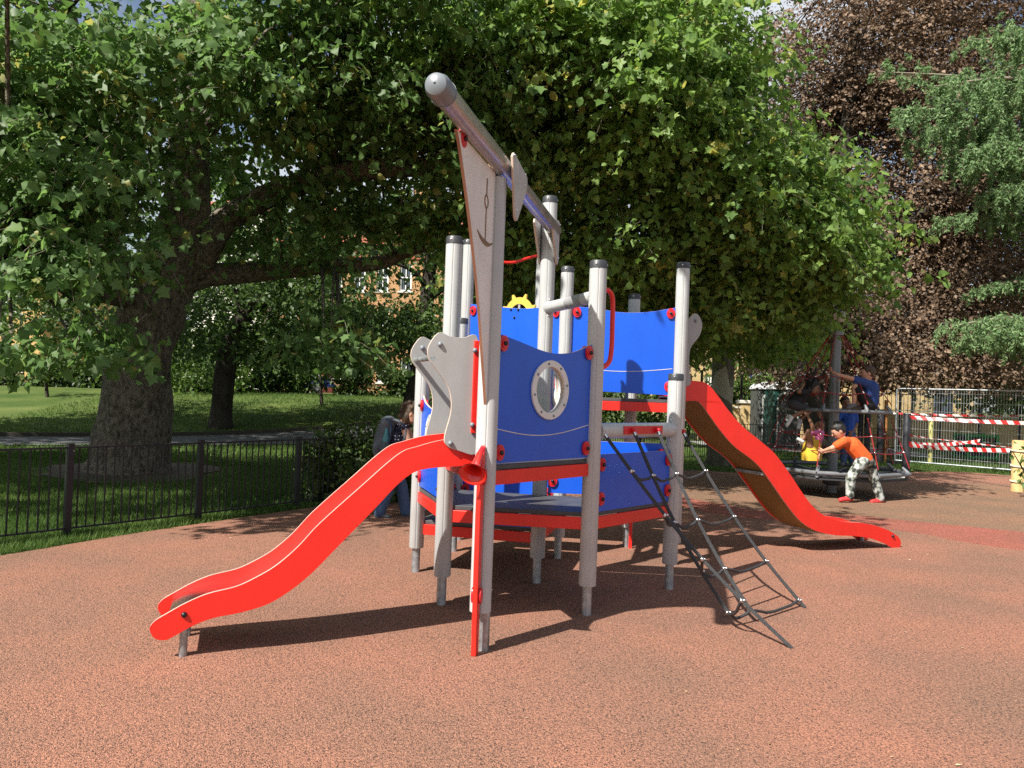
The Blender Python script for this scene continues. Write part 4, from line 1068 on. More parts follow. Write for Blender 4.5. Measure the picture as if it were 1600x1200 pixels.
# saplings
for (a, c, lab, r_) in (((503, 632), (500, 566), 'thin black stemmed sapling in front of the far hedge', .45), ((74, 620), (76, 566), 'thin staked sapling on the lawn near the left edge', .22)):
    b0 = gt(*a); Y = b0.y
    tree('sapling', lab, b0, [(b0-Vector((0, 0, .05)), .075), (at(a[0]-2, (a[1]+c[1])/2, Y), .055), (at(*c, Y), .03)], [], [E_(c[0], c[1]-6, Y, r_*2, r_*1.5, r_, 10)], M_LFD, M_BARKD, .14, T_FAR, tw=6, nl=9, tl=.5, twigs=False, spread=.3)

# hedges and the bush on the fence
def leaf_mass(name, label, cat, boxes, n, ls, m, tm=T_FAR, tint0=.45, stems=None):
    c0 = boxes[0][0]; base = Vector((c0[0], c0[1], terrain(c0[0], c0[1]))); root = empty(name, base, label, cat)
    P_ = []; O_ = []
    tot = sum(b[1][0]*b[1][2] for b in boxes)
    for c, r in boxes:
        k = int(n*r[0]*r[2]/tot); d = norm(rng.normal(size=(k, 3))); d = np.sign(d)*np.abs(d)**.6
        q = (.6+.45*rng.random(k)**.7)[:, None]; P_.append(np.array(c)+d*q*np.array(r)+rng.normal(size=(k, 3))*.06); O_.append(d)
    P_, O_ = np.concatenate(P_), np.concatenate(O_)
    z = np.array([terrain(p[0], p[1]) for p in P_]); ok = P_[:, 2] > z+.02; P_, O_ = P_[ok], O_[ok]; k = len(P_)
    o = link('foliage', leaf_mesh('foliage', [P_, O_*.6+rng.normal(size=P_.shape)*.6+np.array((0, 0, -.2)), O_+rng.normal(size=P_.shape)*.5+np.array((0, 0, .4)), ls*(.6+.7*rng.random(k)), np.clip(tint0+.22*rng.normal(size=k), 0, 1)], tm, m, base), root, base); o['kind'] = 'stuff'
    b = MB()
    for c, r in boxes:
        for _ in range(max(2, int(r[0]*3))):
            x = c[0]+r[0]*rng.uniform(-.8, .8); y = c[1]+r[1]*rng.uniform(-.5, .5); zz = terrain(x, y)
            b.tube([(x, y, zz-.05), (x+rng.uniform(-.2, .2), y, (zz+c[2])/2), (x+rng.uniform(-.4, .4), y+rng.uniform(-.2, .2), c[2]+r[2]*.6)], [.03, .022, .008], 5)
    s_ = b.build('stems', M_BARKD, root, sm=60); s_['kind'] = 'stuff'
    return root
def hb(px, py, Y, rx, ry, rz):
    p = at(px, py, Y); return ((p.x, p.y, p.z), (rx, ry, rz))
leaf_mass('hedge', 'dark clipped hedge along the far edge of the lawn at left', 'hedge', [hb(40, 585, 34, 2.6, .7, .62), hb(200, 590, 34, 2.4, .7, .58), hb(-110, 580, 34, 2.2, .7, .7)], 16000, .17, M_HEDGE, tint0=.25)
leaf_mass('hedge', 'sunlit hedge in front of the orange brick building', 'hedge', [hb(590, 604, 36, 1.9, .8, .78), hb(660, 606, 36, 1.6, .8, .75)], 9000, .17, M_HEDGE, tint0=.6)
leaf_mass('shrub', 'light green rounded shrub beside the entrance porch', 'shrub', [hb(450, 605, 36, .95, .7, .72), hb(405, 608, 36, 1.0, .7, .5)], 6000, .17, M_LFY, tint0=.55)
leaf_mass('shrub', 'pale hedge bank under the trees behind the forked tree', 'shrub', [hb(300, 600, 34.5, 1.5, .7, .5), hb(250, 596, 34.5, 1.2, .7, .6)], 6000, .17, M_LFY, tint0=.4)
leaf_mass('bush', 'dark leafy bush growing through the fence behind the red slide', 'bush', [((-1.95, 10.45, .48), (.62, .5, .55)), ((-2.3, 10.15, .35), (.4, .35, .42)), ((-1.35, 11.0, .5), (.6, .5, .58)), ((-.7, 11.9, .55), (.6, .5, .6)), ((0.0, 12.8, .5), (.6, .5, .55))], 9000, .085, M_HEDGE, tint0=.5)
leaf_mass('shrub', 'green shrub behind the railings under the stern deck', 'shrub', [hb(962, 640, 24, 1.0, .7, .55), hb(900, 640, 24, 1.2, .7, .7), hb(1050, 645, 25, .8, .6, .5)], 6000, .15, M_HEDGE, tint0=.55)
leaf_mass('shrub', 'sunlit climbing greenery on the yellow wall behind the toilets', 'shrub', [hb(1160, 615, 33, .9, .5, .35), hb(1215, 610, 33, 1.0, .6, .6)], 5000, .14, M_LFY, tint0=.6)
leaf_mass('shrub', 'small leafy plant against the right picture edge by the wooden post', 'shrub', [hb(1612, 730, 13.6, .16, .15, .4)], 110, .10, M_LFA, tm=T_PLANE, tint0=.6)

# ================================================================ grass
def in_poly(x, y, poly):
    c = np.zeros(len(x), bool); n = len(poly)
    for i in range(n):
        x1, y1 = poly[i]; x2, y2 = poly[(i+1) % n]
        cnd = (y1 > y) != (y2 > y)
        if abs(y2-y1) > 1e-12: c ^= cnd & (x < (x2-x1)*(y-y1)/(y2-y1)+x1)
    return c
path_poly = [(p[0], p[1]-1.6) for p in ctr]+[(p[0], p[1]+1.6) for p in ctr[::-1]]
def grass(x0, x1, y0, y1, n, h, wd):
    x = rng.uniform(x0, x1, n); y = y0+(y1-y0)*rng.random(n)**1.5
    ok = ~in_poly(x, y, rub) & ~in_poly(x, y, path_poly)
    ok &= (np.hypot(x-TA.x, y-TA.y) > 1.3+.5*rng.random(n))
    px, py, d = inframe(np.stack([x, y, 0*x], 1)); ok &= (px > -120) & (px < 1720)
    x, y = x[ok], y[ok]; k = len(x); z = np.array([terrain(a, b_) for a, b_ in zip(x, y)])-.015
    a = rng.random(k)*6.283; hh_ = h*(.5+.9*rng.random(k)); ww = wd*(.7+.6*rng.random(k)); ln = rng.normal(size=(k, 2))*.4
    b_ = np.stack([x, y, z], 1); s_ = np.stack([np.cos(a), np.sin(a), 0*a], 1)*ww[:, None]
    tip = b_+np.stack([ln[:, 0]*hh_, ln[:, 1]*hh_, hh_], 1)
    return np.stack([b_-s_, b_+s_, tip], 1).reshape(-1, 3), np.repeat(np.clip(.45+.2*rng.normal(size=k)+.22*np.sin(x*1.7+1.3*np.sin(y*.9))*np.sin(y*1.3+x*.6), 0, 1), 3)
gv = [grass(-9.5, -1.0, 6.2, 15.8, 150000, .055, .0045), grass(-5.2, -1.2, 6.0, 11.2, 60000, .07, .0045), grass(-16, 2, 14, 34, 60000, .09, .011), grass(1.5, 14, 14.5, 24, 36000, .08, .009)]
vv = np.concatenate([a for a, _ in gv]); tt = np.concatenate([b_ for _, b_ in gv])
M_GRASS = leaf_mat('grass_blade', (.038, .088, .015), (.125, .19, .045), .3, .6, .25)
tag(link('grass', mesh_np('grass', vv, np.arange(len(vv)).reshape(-1, 3), M_GRASS, tt)), 'short mown grass of the lawn behind the fence', 'grass', kind='stuff')

# bits of leaf and bark dropped on the rubber
P_ = []
for _ in range(520):
    x, y = rng.uniform(-4, 7), 2.6+11*rng.random()**1.3
    P_.append((x, y, .006))
P_ = np.array(P_); P_ = P_[in_poly(P_[:, 0], P_[:, 1], rub)]; k = len(P_)
ax = rng.normal(size=(k, 3)); ax[:, 2] = .05
M_LIT = leaf_mat('dry_litter', (.20, .13, .06), (.55, .45, .28), .1, .8, .2)
tag(link('leaf_litter', leaf_mesh('leaf_litter', [P_, ax, np.tile(np.array((0, 0, 1.)), (k, 1))+rng.normal(size=(k, 3))*.25, .008+.03*rng.random(k)**3, rng.random(k)], T_NEED, M_LIT, (0, 0, 0))), 'scattered dry leaf bits lying on the rubber surface', 'litter', kind='stuff')
# ================================================================ iron fence
def fence(name, label, line, hgt, pitch, every=1.37, bar_r=.0092):
    pts = [Vector((x, y, 0)) for x, y in line]
    root = empty(name, (pts[0].x, pts[0].y, 0), label, 'fence')
    bm_ = MB(); bm_.tube([(0, 0, .07), (0, 0, hgt-.03)], bar_r, 6); barme = bm_.mesh('bar', M_IRON, sm=60)
    pm = MB(); pm.box((0, 0, hgt/2), (.055, .055, hgt+.02)); pm.ell((0.023, -.023, hgt-.06), .008, 8, 5, 1); postme = pm.mesh('fence_post', [M_IRON, M_SBOLT], sm=30)
    for i, p in enumerate(pts):
        z = terrain(p.x, p.y); o = link('fence_post', postme, root, (p.x, p.y, z))
        if i == len(pts)-1: break
        q = pts[i+1]; u, L_ = uv(p, q)
        o.rotation_euler.z = math.atan2(u.y, u.x)
        zq = terrain(q.x, q.y)
        for zz, t_ in ((hgt-.03, .016), (.075, .014)):
            b = MB(); b.add([], []); m_ = (p+q)/2
            b.box((m_.x, m_.y, (z+zq)/2+zz), (L_-.05, .035, t_), math.atan2(u.y, u.x)); b.build('rail', M_IRON, root)
        k = int(round(L_/pitch))
        for j in range(1, k):
            s_ = p.lerp(q, j/k); link('bar', barme, root, (s_.x, s_.y, z+(zq-z)*j/k))
    return root
f1, f2, f3 = gp(104, 838), gp(309, 813), gp(463, 793)
dF = Vector((.757, 1.131, 0))
fence('iron_fence', 'low black iron railing fence curving along the grass behind the left slide', [(-5.75, 5.05), (-4.97, 6.18), (f1.x, f1.y), (f2.x, f2.y), (f3.x, f3.y), (-1.86, 10.65), (-1.1, 11.78), (-.3, 12.9), (.55, 14.0)], .87, .0865)
fence('iron_fence', 'low black railing fence in the shade behind the right slide and toilets', [(.6, 14.1), (1.7, 15.6), (2.9, 17.2), (3.9, 18.8), (5.2, 20.1), (6.9, 20.9), (8.8, 21.2), (10.6, 21.1)], .95, .10, bar_r=.008)

# ================================================================ buildings behind the trees
M_BRO = brick_mat('orange_brick', (.50, .26, .09), (.40, .18, .06), (.38, .30, .22))
M_BRY = brick_mat('yellow_stock_brick', (.56, .40, .17), (.46, .31, .12), (.45, .38, .27))
M_BRL = brick_mat('golden_brick', (.60, .38, .12), (.52, .31, .09), (.45, .35, .22))
M_TILE = mat('red_roof_tile', (.34, .095, .05), .8, var=.25, scale=6, bump=.4, bscale=9)
M_STONE = mat('pale_stone', (.55, .52, .46), .8)
def building(name, label, pxa, pxb, Y, z0, z1, wins, m_wall, depth=8., roof=None, extra=None):
    """wins: openings given by their photo pixels (x0, y0, x1, y1)"""
    A = at(pxa, 600, Y); B = at(pxb, 600, Y)
    root = empty(name, ((A.x+B.x)/2, Y, z0), label, 'building')
    O = Vector((A.x, Y, 0)); W = B.x-A.x
    op = []
    for (a, t, c, d) in wins:
        p = at(a, t, Y); q = at(c, d, Y); op.append((p.x-A.x, q.z, q.x-A.x, p.z))
    op = [o_ for o_ in op if o_[0] > .05 and o_[2] < W-.05 and o_[3] < z1-.1]
    b = MB(); b.prism(O, (1, 0, 0), (0, 0, 1), [(0, z0), (W, z0), (W, z1), (0, z1)], .3, [[(x0, y0), (x1, y0), (x1, y1), (x0, y1)] for x0, y0, x1, y1 in op], centred=True)
    b.box((A.x+.15, Y+depth/2+.15, (z0+z1)/2), (.3, depth, z1-z0)); b.box((B.x-.15, Y+depth/2+.15, (z0+z1)/2), (.3, depth, z1-z0)); b.box(((A.x+B.x)/2, Y+depth+.3, (z0+z1)/2), (W, .28, z1-z0-.01))
    b.build('wall', m_wall, root, sm=30)
    for x0, y0, x1, y1 in op:
        c = Vector((A.x+(x0+x1)/2, Y-.02, (y0+y1)/2)); ww, hh_ = x1-x0, y1-y0
        fr_ = MB()
        for dx in (-1, 1): fr_.box(c+Vector((dx*(ww/2-.05), 0, 0)), (.10, .09, hh_))
        for dz in (-1, 0, 1): fr_.box(c+Vector((0, .002, dz*(hh_/2-.05))), (ww-.2, .085, .10 if dz else .07))
        fr_.box(c+Vector((0, .004, 0)), (.05, .07, hh_-.2))
        wo_ = fr_.build('window', M_WHITE, root, sm=30)
        g_ = MB(); g_.box(c+Vector((0, .06, 0)), (ww-.16, .012, hh_-.16)); g_.build('pane', M_GLASS, wo_)
        s_ = MB(); s_.box(c+Vector((0, -.10, -hh_/2-.05)), (ww+.25, .22, .1)); s_.build('sill', M_STONE, wo_)
    if roof:
        rh, rm, ov = roof; b = MB(); xa, xb = A.x-ov, B.x+ov; ya, yb = Y-.15-ov, Y+depth+.3+ov
        ym = (ya+yb)/2
        b.add([(xa, ya, z1), (xb, ya, z1), (xb, yb, z1), (xa, yb, z1), (xa+rh*.6, ym, z1+rh), (xb-rh*.6, ym, z1+rh)], [(0, 1, 5, 4), (1, 2, 5), (2, 3, 4, 5), (3, 0, 4), (3, 2, 1, 0)])
        r_ = b.build('roof', rm, root, sm=20)
        b = MB(); b.box((A.x+W*.68, ym-.6, z1+rh*.8), (.9, .6, rh*1.0)); b.build('chimney', m_wall, r_)
        b = MB(); b.box(((A.x+B.x)/2, Y-.22, z1-.12), (W+.3, .16, .22)); b.build('cornice', M_STONE, root)
    return root
zL = terrain(-20, 40)
rows = [(412, 456), (486, 528), (562, 598)]
wc_ = []
for i, x in enumerate(range(446, 720, 36)):
    for r_, (t, d) in enumerate(rows):
        if r_ == 2 and 488 < x < 540: continue
        wc_.append((x, t, x+17, d))
bl = building('brick_building', 'orange brick building with white sash windows and red tiled roof beyond the lawn', 425, 735, 50, zL-.3, at(600, 385, 50).z, wc_, M_BRO, roof=(3.6, M_TILE, .35))
# its entrance porch
pp_ = at(513, 632, 49.2)
b = MB()
for dx in (-.9, .9): b.tube([(pp_.x+dx, 48.6, zL-.3), (pp_.x+dx, 48.6, zL+2.4)], .13, 14)
b.box((pp_.x, 49.2, zL+2.55), (2.6, 1.5, .3)); b.build('porch', M_WHITE, bl)
b = MB(); b.box((pp_.x, 49.82, zL+.85), (1.1, .06, 2.2)); b.build('door', mat('dark_red_door', (.10, .02, .015), .4), bl)
# red string course
b = MB(); b.box(((at(425, 600, 50).x+at(735, 600, 50).x)/2, 49.8, at(600, 400, 50).z), (12.4, .09, .35)); b.build('string_course', M_TILE, bl)
building('brick_building', 'golden brick building with a grey casement window at the far left', -260, 66, 46, zL-.3, at(20, 392, 46).z, [(2, 455, 36, 490), (-60, 455, -26, 490), (-60, 380, -26, 410), (2, 545, 36, 580)], M_BRL, roof=(2.2, mat('slate_roof', (.10, .10, .11), .7), .3))
building('pale_building', 'white rendered building seen between branches right of the big trunk', 296, 405, 58, zL-.3, at(350, 322, 58).z, [(310, 345, 322, 372), (340, 345, 352, 372), (370, 345, 382, 372), (310, 400, 322, 430), (340, 400, 352, 430), (370, 400, 382, 430), (340, 470, 352, 500), (370, 470, 382, 500)], mat('white_render', (.66, .64, .58), .85), roof=(1.4, M_TILE, .3))
yb = building('brick_building', 'low yellow brick building behind the mesh fence on the right', 1048, 1520, 40, -.2, at(1300, 520, 40).z, [(1446, 604, 1452, 616), (1100, 585, 1112, 608), (1250, 585, 1266, 610), (1400, 585, 1412, 606)], M_BRY, depth=6, roof=(1.6, mat('slate_roof', (.10, .10, .11), .7), .3))
dq = at(1470, 618, 40)
b = MB(); b.box((dq.x, 39.80, 1.35), (.95, .08, 2.3)); b.build('door', mat('dark_blue_door', (.03, .04, .06), .4), yb)
b = MB(); b.box((dq.x-1.6, 39.76, 2.2), (.1, .1, 4.4)); b.box((dq.x+1.0, 39.76, 2.2), (.1, .1, 4.4)); b.build('drainpipe', M_IRON, yb)
# tall blue and white sign post against that wall
bq = at(1180, 600, 38)
b = MB(); b.box((bq.x, 38, 2.0), (.55, .10, 2.5)); b.tube([(bq.x-.38, 38, -.1), (bq.x-.38, 38, 3.4)], .05, 10); b.tube([(bq.x+.38, 38, -.1), (bq.x+.38, 38, 3.4)], .05, 10)
so_ = empty('notice_board', (bq.x, 38, 0), 'blue notice board on two posts against the yellow wall', 'notice board'); b.build('board', mat('sign_blue', (.05, .10, .42), .4), so_)
b = MB(); b.box((bq.x, 37.94, 2.0), (.34, .02, 2.1)); b.build('board_face', M_WHITE, so_)

# brick boundary wall with a pier and railings on top
wq = at(1165, 640, 30); xL, xR = at(1090, 640, 30).x, at(1640, 640, 30).x
gw = empty('garden_wall', (xL, 30, 0), 'low yellow brick garden wall with black railings on top', 'wall')
b = MB(); b.box(((xL+xR)/2, 30, .62), (xR-xL, .22, 1.3)); b.build('wall', M_BRY, gw, sm=30)
b = MB(); b.box(((xL+xR)/2, 30, 1.30), (xR-xL, .30, .07)); b.build('coping', M_STONE, gw, bevel=.01)
b = MB(); b.box((wq.x, 29.95, .72), (.50, .50, 1.5)); pr_ = b.build('pier', M_BRY, gw, sm=30)
b = MB(); b.box((wq.x, 29.95, 1.53), (.62, .62, .13)); b.build('pier_cap', M_STONE, pr_, bevel=.02)
b = MB()
for x in np.arange(xL+.2, xR, .16): b.tube([(x, 30, 1.3), (x, 30, 2.15)], .011, 5)
for z in (1.42, 2.05): b.box(((xL+xR)/2, 30, z), (xR-xL, .04, .03))
o = b.build('railings', M_IRON, gw); o['kind'] = 'stuff'
for x in np.arange(xL+.1, xR, 1.55):
    b = MB(); b.box((x, 29.9, 1.35), (.08, .08, 2.7)); b.build('railing_post', M_IRON, gw)

# two portable toilets
M_LOOD = mat('toilet_grey_green', (.06, .065, .06), .5); M_LOOG = mat('toilet_green', (.012, .055, .045), .45); M_LOOR = mat('toilet_white_roof', (.62, .63, .64), .45)
for i, (px, lab) in enumerate(((1199, 'dark portable toilet, the left and farther of the pair'), (1222, 'dark portable toilet with arched door and white domed roof, nearer of the pair'))):
    Y = 27.2-.9*i; q = at(px, 650, Y); x = q.x; W = .95
    r_ = empty('portable_toilet', (x, Y, 0), lab, 'toilet', 'portable toilets')
    b = MB(); b.box((x, Y, 1.02), (W, W, 1.95)); b.build('cabin', M_LOOG if i else M_LOOD, r_, bevel=.03)
    do_ = [(-.33, .1), (.33, .1), (.33, 1.6)]+[(.33*math.cos(a), 1.6+.28*math.sin(a)) for a in np.linspace(.2, 2.94, 9)]+[(-.33, 1.6)]
    b = MB(); b.prism((x, Y-W/2-.012, 0), (1, 0, 0), (0, 0, 1), do_, .04); d_ = b.build('door', M_LOOD, r_, bevel=.008)
    b = MB(); b.prism((x, Y-W/2-.035, 0), (1, 0, 0), (0, 0, 1), [(a*1.1, (z-.1)*1.02+.1) for a, z in do_], .02, [[(a*.96, (z-.1)*.97+.13) for a, z in do_]]); b.build('door_surround', mat('toilet_pale_trim', (.34, .35, .33), .5), d_)
    b = MB(); b.box((x+.02, Y-W/2-.04, 1.05), (.16, .012, .2)); b.build('door_plate', M_WHITE, d_)
    b = MB(); ro_ = [(-.52, 1.98), (.52, 1.98), (.52, 2.06), (.36, 2.18), (.15, 2.25), (-.15, 2.25), (-.36, 2.18), (-.52, 2.06)]
    b.prism((x, Y, 0), (1, 0, 0), (0, 0, 1), ro_, 1.06); b.build('roof', M_LOOR, r_, bevel=.02)
    b = MB(); b.box((x, Y, .03), (1.02, 1.02, .07)); b.build('base', M_LOOD, r_)
b = MB(); b.prism((0, 0, .0), (1, 0, 0), (0, 1, 0), [(6.6, 24.4), (14, 24.4), (14, 28.6), (6.6, 28.6)], .006, centred=False)
tag(b.build('pavement', mat('paving_concrete', (.22, .215, .20), .85), sm=30), kind='structure')

# ================================================================ mesh site fence, tapes, posts
M_MESHF = mat('galvanised_mesh', (.50, .52, .53), .4, .6)
h1, h2 = gp(1420, 728), gp(1580, 742)
hu, _ = uv(h1, h2)
def site_panel(A, u, L_, lab):
    r_ = empty('site_fence', (A.x, A.y, 0), lab, 'fence')
    B = A+u*L_; z0, z1 = .12, 2.02
    for nm, p, q in (('frame_tube', A+Vector((0, 0, z0-.1)), A+Vector((0, 0, z1))), ('frame_tube', B+Vector((0, 0, z0-.1)), B+Vector((0, 0, z1))), ('frame_tube', A+Vector((0, 0, z1)), B+Vector((0, 0, z1))), ('frame_tube', A+Vector((0, 0, z0)), B+Vector((0, 0, z0)))):
        b = MB(); b.tube([p, q], .021, 10); b.build(nm, M_GALV, r_)
    b = MB()
    for s_ in np.arange(.05, L_, .062): b.tube([A+u*s_+Vector((0, 0, z0)), A+u*s_+Vector((0, 0, z1))], .0028, 4, cap=False)
    for z in np.arange(z0+.15, z1, .235): b.tube([A+Vector((0, 0, z)), B+Vector((0, 0, z))], .0032, 4, cap=False)
    o = b.build('wire_mesh', M_MESHF, r_); o['kind'] = 'stuff'
    for p in (A, B):
        b = MB(); b.box(p+Vector((0, 0, .06)), (.62, .22, .12), math.atan2(u.y, u.x)+1.57); b.build('rubber_foot', mat('black_rubber_foot', (.02, .02, .02), .8), r_, bevel=.02)
hs = h1-hu*.35
site_panel(hs, hu, 3.4, 'galvanised mesh fence panel running to the right edge behind the tapes')

M_DPOST = mat('charcoal_post', (.022, .023, .028), .5)
M_OPOST = mat('orange_timber', (.36, .15, .04), .7)
def stick(name, lab, px, pyt, pyb, r, m, group=None, Y=None, cap=None):
    g0 = gp(px, pyb); t_ = at(px, pyt, g0.y)
    o_ = MB(); o_.tube([(g0.x, g0.y, -.06), (g0.x, g0.y, t_.z-.012), (g0.x, g0.y, t_.z)], [r, r, r*.9], 16)
    o = o_.build(name, m, loc=(g0.x, g0.y, 0)); tag(o, lab, 'post', group); return g0, t_.z
dp, dz = stick('charcoal_post', 'thick charcoal post carrying the red and white tapes', 1415, 646, 738, .085, M_DPOST, 'dark posts by the roundabout')
stick('charcoal_post', 'charcoal post just left of the orange timber post', 1374, 640, 722, .085, M_DPOST, 'dark posts by the roundabout')
stick('charcoal_post', 'charcoal post behind the boy in the orange shirt, right one of two', 1354, 630, 718, .085, M_DPOST, 'dark posts by the roundabout')
stick('charcoal_post', 'charcoal post behind the boy in the orange shirt, left one of two', 1343, 630, 717, .075, M_DPOST, 'dark posts by the roundabout')
stick('orange_post', 'slim orange timber post beside the dark posts', 1382, 625, 722, .05, M_OPOST)
stick('yellow_pole', 'slim yellow and black pole behind the mesh fence', 1453, 655, 725, .055, mat('olive_yellow', (.38, .36, .12), .5))
# rope bound log post at the right edge
wp = gp(1590, 768); wz = at(1590, 688, wp.y).z
r_ = empty('log_post', wp, 'pale round timber post bound with white rope at the right edge', 'post')
b = MB(); b.tube([(wp.x, wp.y, -.06), (wp.x, wp.y, wz-.015), (wp.x, wp.y, wz)], [.115, .112, .10], 20); b.build('log', mat('pale_timber', (.50, .30, .11), .75, col2=(.62, .42, .20), scale=9), r_)
for k in range(3):
    z = wz*(.20+.30*k); b = MB(); b.tube([(wp.x+.122*math.cos(a), wp.y+.122*math.sin(a), z+.01*math.sin(a)) for a in np.linspace(0, 6.283, 20)], .017, 8, cap=False); b.build('rope_band', mat('cream_rope', (.60, .52, .36), .8), r_, sm=60)
# barrier tapes
M_TR, M_TW = mat('tape_red', (.58, .03, .03), .4), mat('tape_white', (.72, .70, .68), .4)
def tape(lab, A, B, wd, sag, twist=0.):
    b = MB(); n = 24; L_ = (B-A).length; k = 0
    def edge(t, s_):
        p = A.lerp(B, t)-Vector((0, 0, sag*4*t*(1-t))); a = twist*math.sin(t*5.)
        return p+Vector((.0, math.sin(a)*.5*s_*wd, math.cos(a)*.5*s_*wd))
    sh = .5/n
    for i in range(n):
        t0, t1 = i/n, (i+1)/n
        q = [edge(min(1, t0+sh), -1), edge(min(1, t1+sh), -1), edge(t1, 1), edge(t0, 1)]
        q2 = [p+Vector((0, .003, 0)) for p in q]
        b.add(q, [(0, 1, 2, 3)], i % 2); b.add(q2, [(3, 2, 1, 0)], i % 2)
    o = b.build('barrier_tape', [M_TR, M_TW], loc=tuple(A), sm=None); tag(o, lab, 'tape', 'red and white barrier tapes')
tapeA = Vector((dp.x, dp.y-.09, 0))
TA0 = lambda z: tapeA+Vector((0, 0, z))
tape('topmost wide red and white tape, running past the right edge', TA0(at(1420, 652, dp.y).z), at(1640, 662, 16.5), .085, .02, .5)
tape('thin twisted red and white tape sloping down to the log post', TA0(at(1420, 680, dp.y).z), Vector((wp.x, wp.y+.1, at(1580, 700, wp.y).z)), .035, .01, 1.2)
tape('lowest wide red and white tape between charcoal post and log post', TA0(at(1420, 695, dp.y).z), Vector((wp.x-.1, wp.y+.1, at(1578, 704, wp.y).z)), .085, .03, .3)
tape('faded red and white tape just above the lowest tape', TA0(at(1420, 692, dp.y).z), Vector((wp.x+.6, wp.y+2.2, at(1578, 690, wp.y+2.2).z)), .08, .06, .5)
tape('red and white tape strung from the roundabout side behind the mesh', at(1300, 640, 20.6), at(1600, 650, 20.2), .06, .05, .9)

# green slatted planter behind the mesh fence
gq = gp(1524, 722); b0 = Vector((gq.x+2.2, 24, 0)); b0 = Vector((at(1524, 700, 24).x, 24, 0))
r_ = empty('green_crate', b0, 'bright green framed crate standing behind the mesh fence', 'crate')
M_GRN = mat('bright_green_paint', (.02, .26, .06), .5)
for dx in (-.45, .45):
    for dy in (-.35, .35): b = MB(); b.box(b0+Vector((dx, dy, .40)), (.08, .08, .80)); b.build('corner_post', M_GRN, r_)
for z in (.08, .74):
    for dy in (-.35, .35): b = MB(); b.box(b0+Vector((0, dy, z)), (.82, .06, .07)); b.build('rail', M_GRN, r_)
for k in range(7):
    b = MB(); b.box(b0+Vector((-.36+.12*k, -.33, .41)), (.07, .02, .60)); b.build('slat', M_DPOST, r_)
b = MB(); b.box(b0+Vector((0, .3, .42)), (.82, .02, .6)); b.build('back_board', M_DPOST, r_)
# blue parked car beyond the hedge
def car():
    cq = at(462, 618, 41); x, y, z = cq.x, 41, terrain(cq.x, 41)
    r_ = empty('parked_car', (x, y, z), 'dark blue car parked beyond the lawn, half hidden by shrubs', 'car')
    body = [(-2.0, .35), (2.0, .35), (2.05, .7), (1.95, .85), (1.1, .95), (.5, 1.42), (-.8, 1.45), (-1.5, 1.0), (-2.0, .9), (-2.08, .6)]
    b = MB(); b.prism((x, y, z), (1, 0, 0), (0, 0, 1), crom(body, 3, closed=True), 1.65); b.build('body', mat('car_blue', (.02, .035, .11), .2, coat=.6), r_, bevel=.05)
    for dx in (-1.25, 1.28):
        b = MB(); b.tube([(x+dx, y-.86, z+.31), (x+dx, y-.60, z+.31)], .31, 20); w_ = b.build('wheel', M_CAP, r_)
        b = MB(); b.tube([(x+dx, y-.875, z+.31), (x+dx, y-.80, z+.31)], .19, 16); b.build('rim', M_GALV, w_)
    b = MB(); b.prism((x, y-.83, z), (1, 0, 0), (0, 0, 1), [(-.75, .97), (.85, .97), (.42, 1.34), (-.7, 1.37)], .03); b.build('side_window', M_GLASS, r_)
    b = MB(); b.box((x+1.98, y-.6, z+.72), (.12, .3, .14)); b.build('headlight', M_WHITE, r_)
car()

# ================================================================ rope roundabout
mg = gp(1299, 770); MX, MY = mg.x, mg.y
rb = empty('rope_roundabout', mg, 'tall grey roundabout with a red rope cone for climbing', 'roundabout')
M_RAIL = mat('grey_ring_tube', (.17, .18, .19), .4, .3)
z_low, z_up, z_top = .42, 1.42, 2.78
r_low, r_up = 1.19, .90
b = MB(); b.tube([(MX, MY, -.05), (MX, MY, z_top)], .085, 28); b.build('pole', M_RAIL, rb)
b = MB(); b.tube([(MX, MY, .14), (MX, MY, .16), (MX, MY, .34)], [.11, .15, .15], 24); b.build('bearing', M_CAP, rb)
b = MB(); b.tube([(MX, MY, z_top-.06), (MX, MY, z_top)], .12, 24); b.build('pole_collar', M_RAIL, rb)
for dx, dz in ((-.055, .30), (.065, .27)):
    b = MB(); b.ell((MX+dx, MY, z_top+dz), (.085, .085, .10), 16, 12); b.build('top_ball', mat('pale_ball', (.45, .47, .50), .35), rb, sm=80)
b = MB(); b.tube([(MX, MY, z_top), (MX, MY, z_top+.25)], .03, 10); b.build('top_stem', M_RAIL, rb)
NS = 8; a0 = .2
def rp(r, z, k): a = a0+6.2832*k/NS; return Vector((MX+r*math.cos(a), MY+r*math.sin(a), z))
b = MB(); b.prism((MX, MY, z_low-.09), (1, 0, 0), (0, 1, 0), [(r_low*.98*math.cos(a0+6.2832*k/NS), r_low*.98*math.sin(a0+6.2832*k/NS)) for k in range(NS)], .04, [circle(0, 0, .16, 16)]); b.build('platform', mat('dark_platform_rubber', (.03, .031, .033), .7), rb)
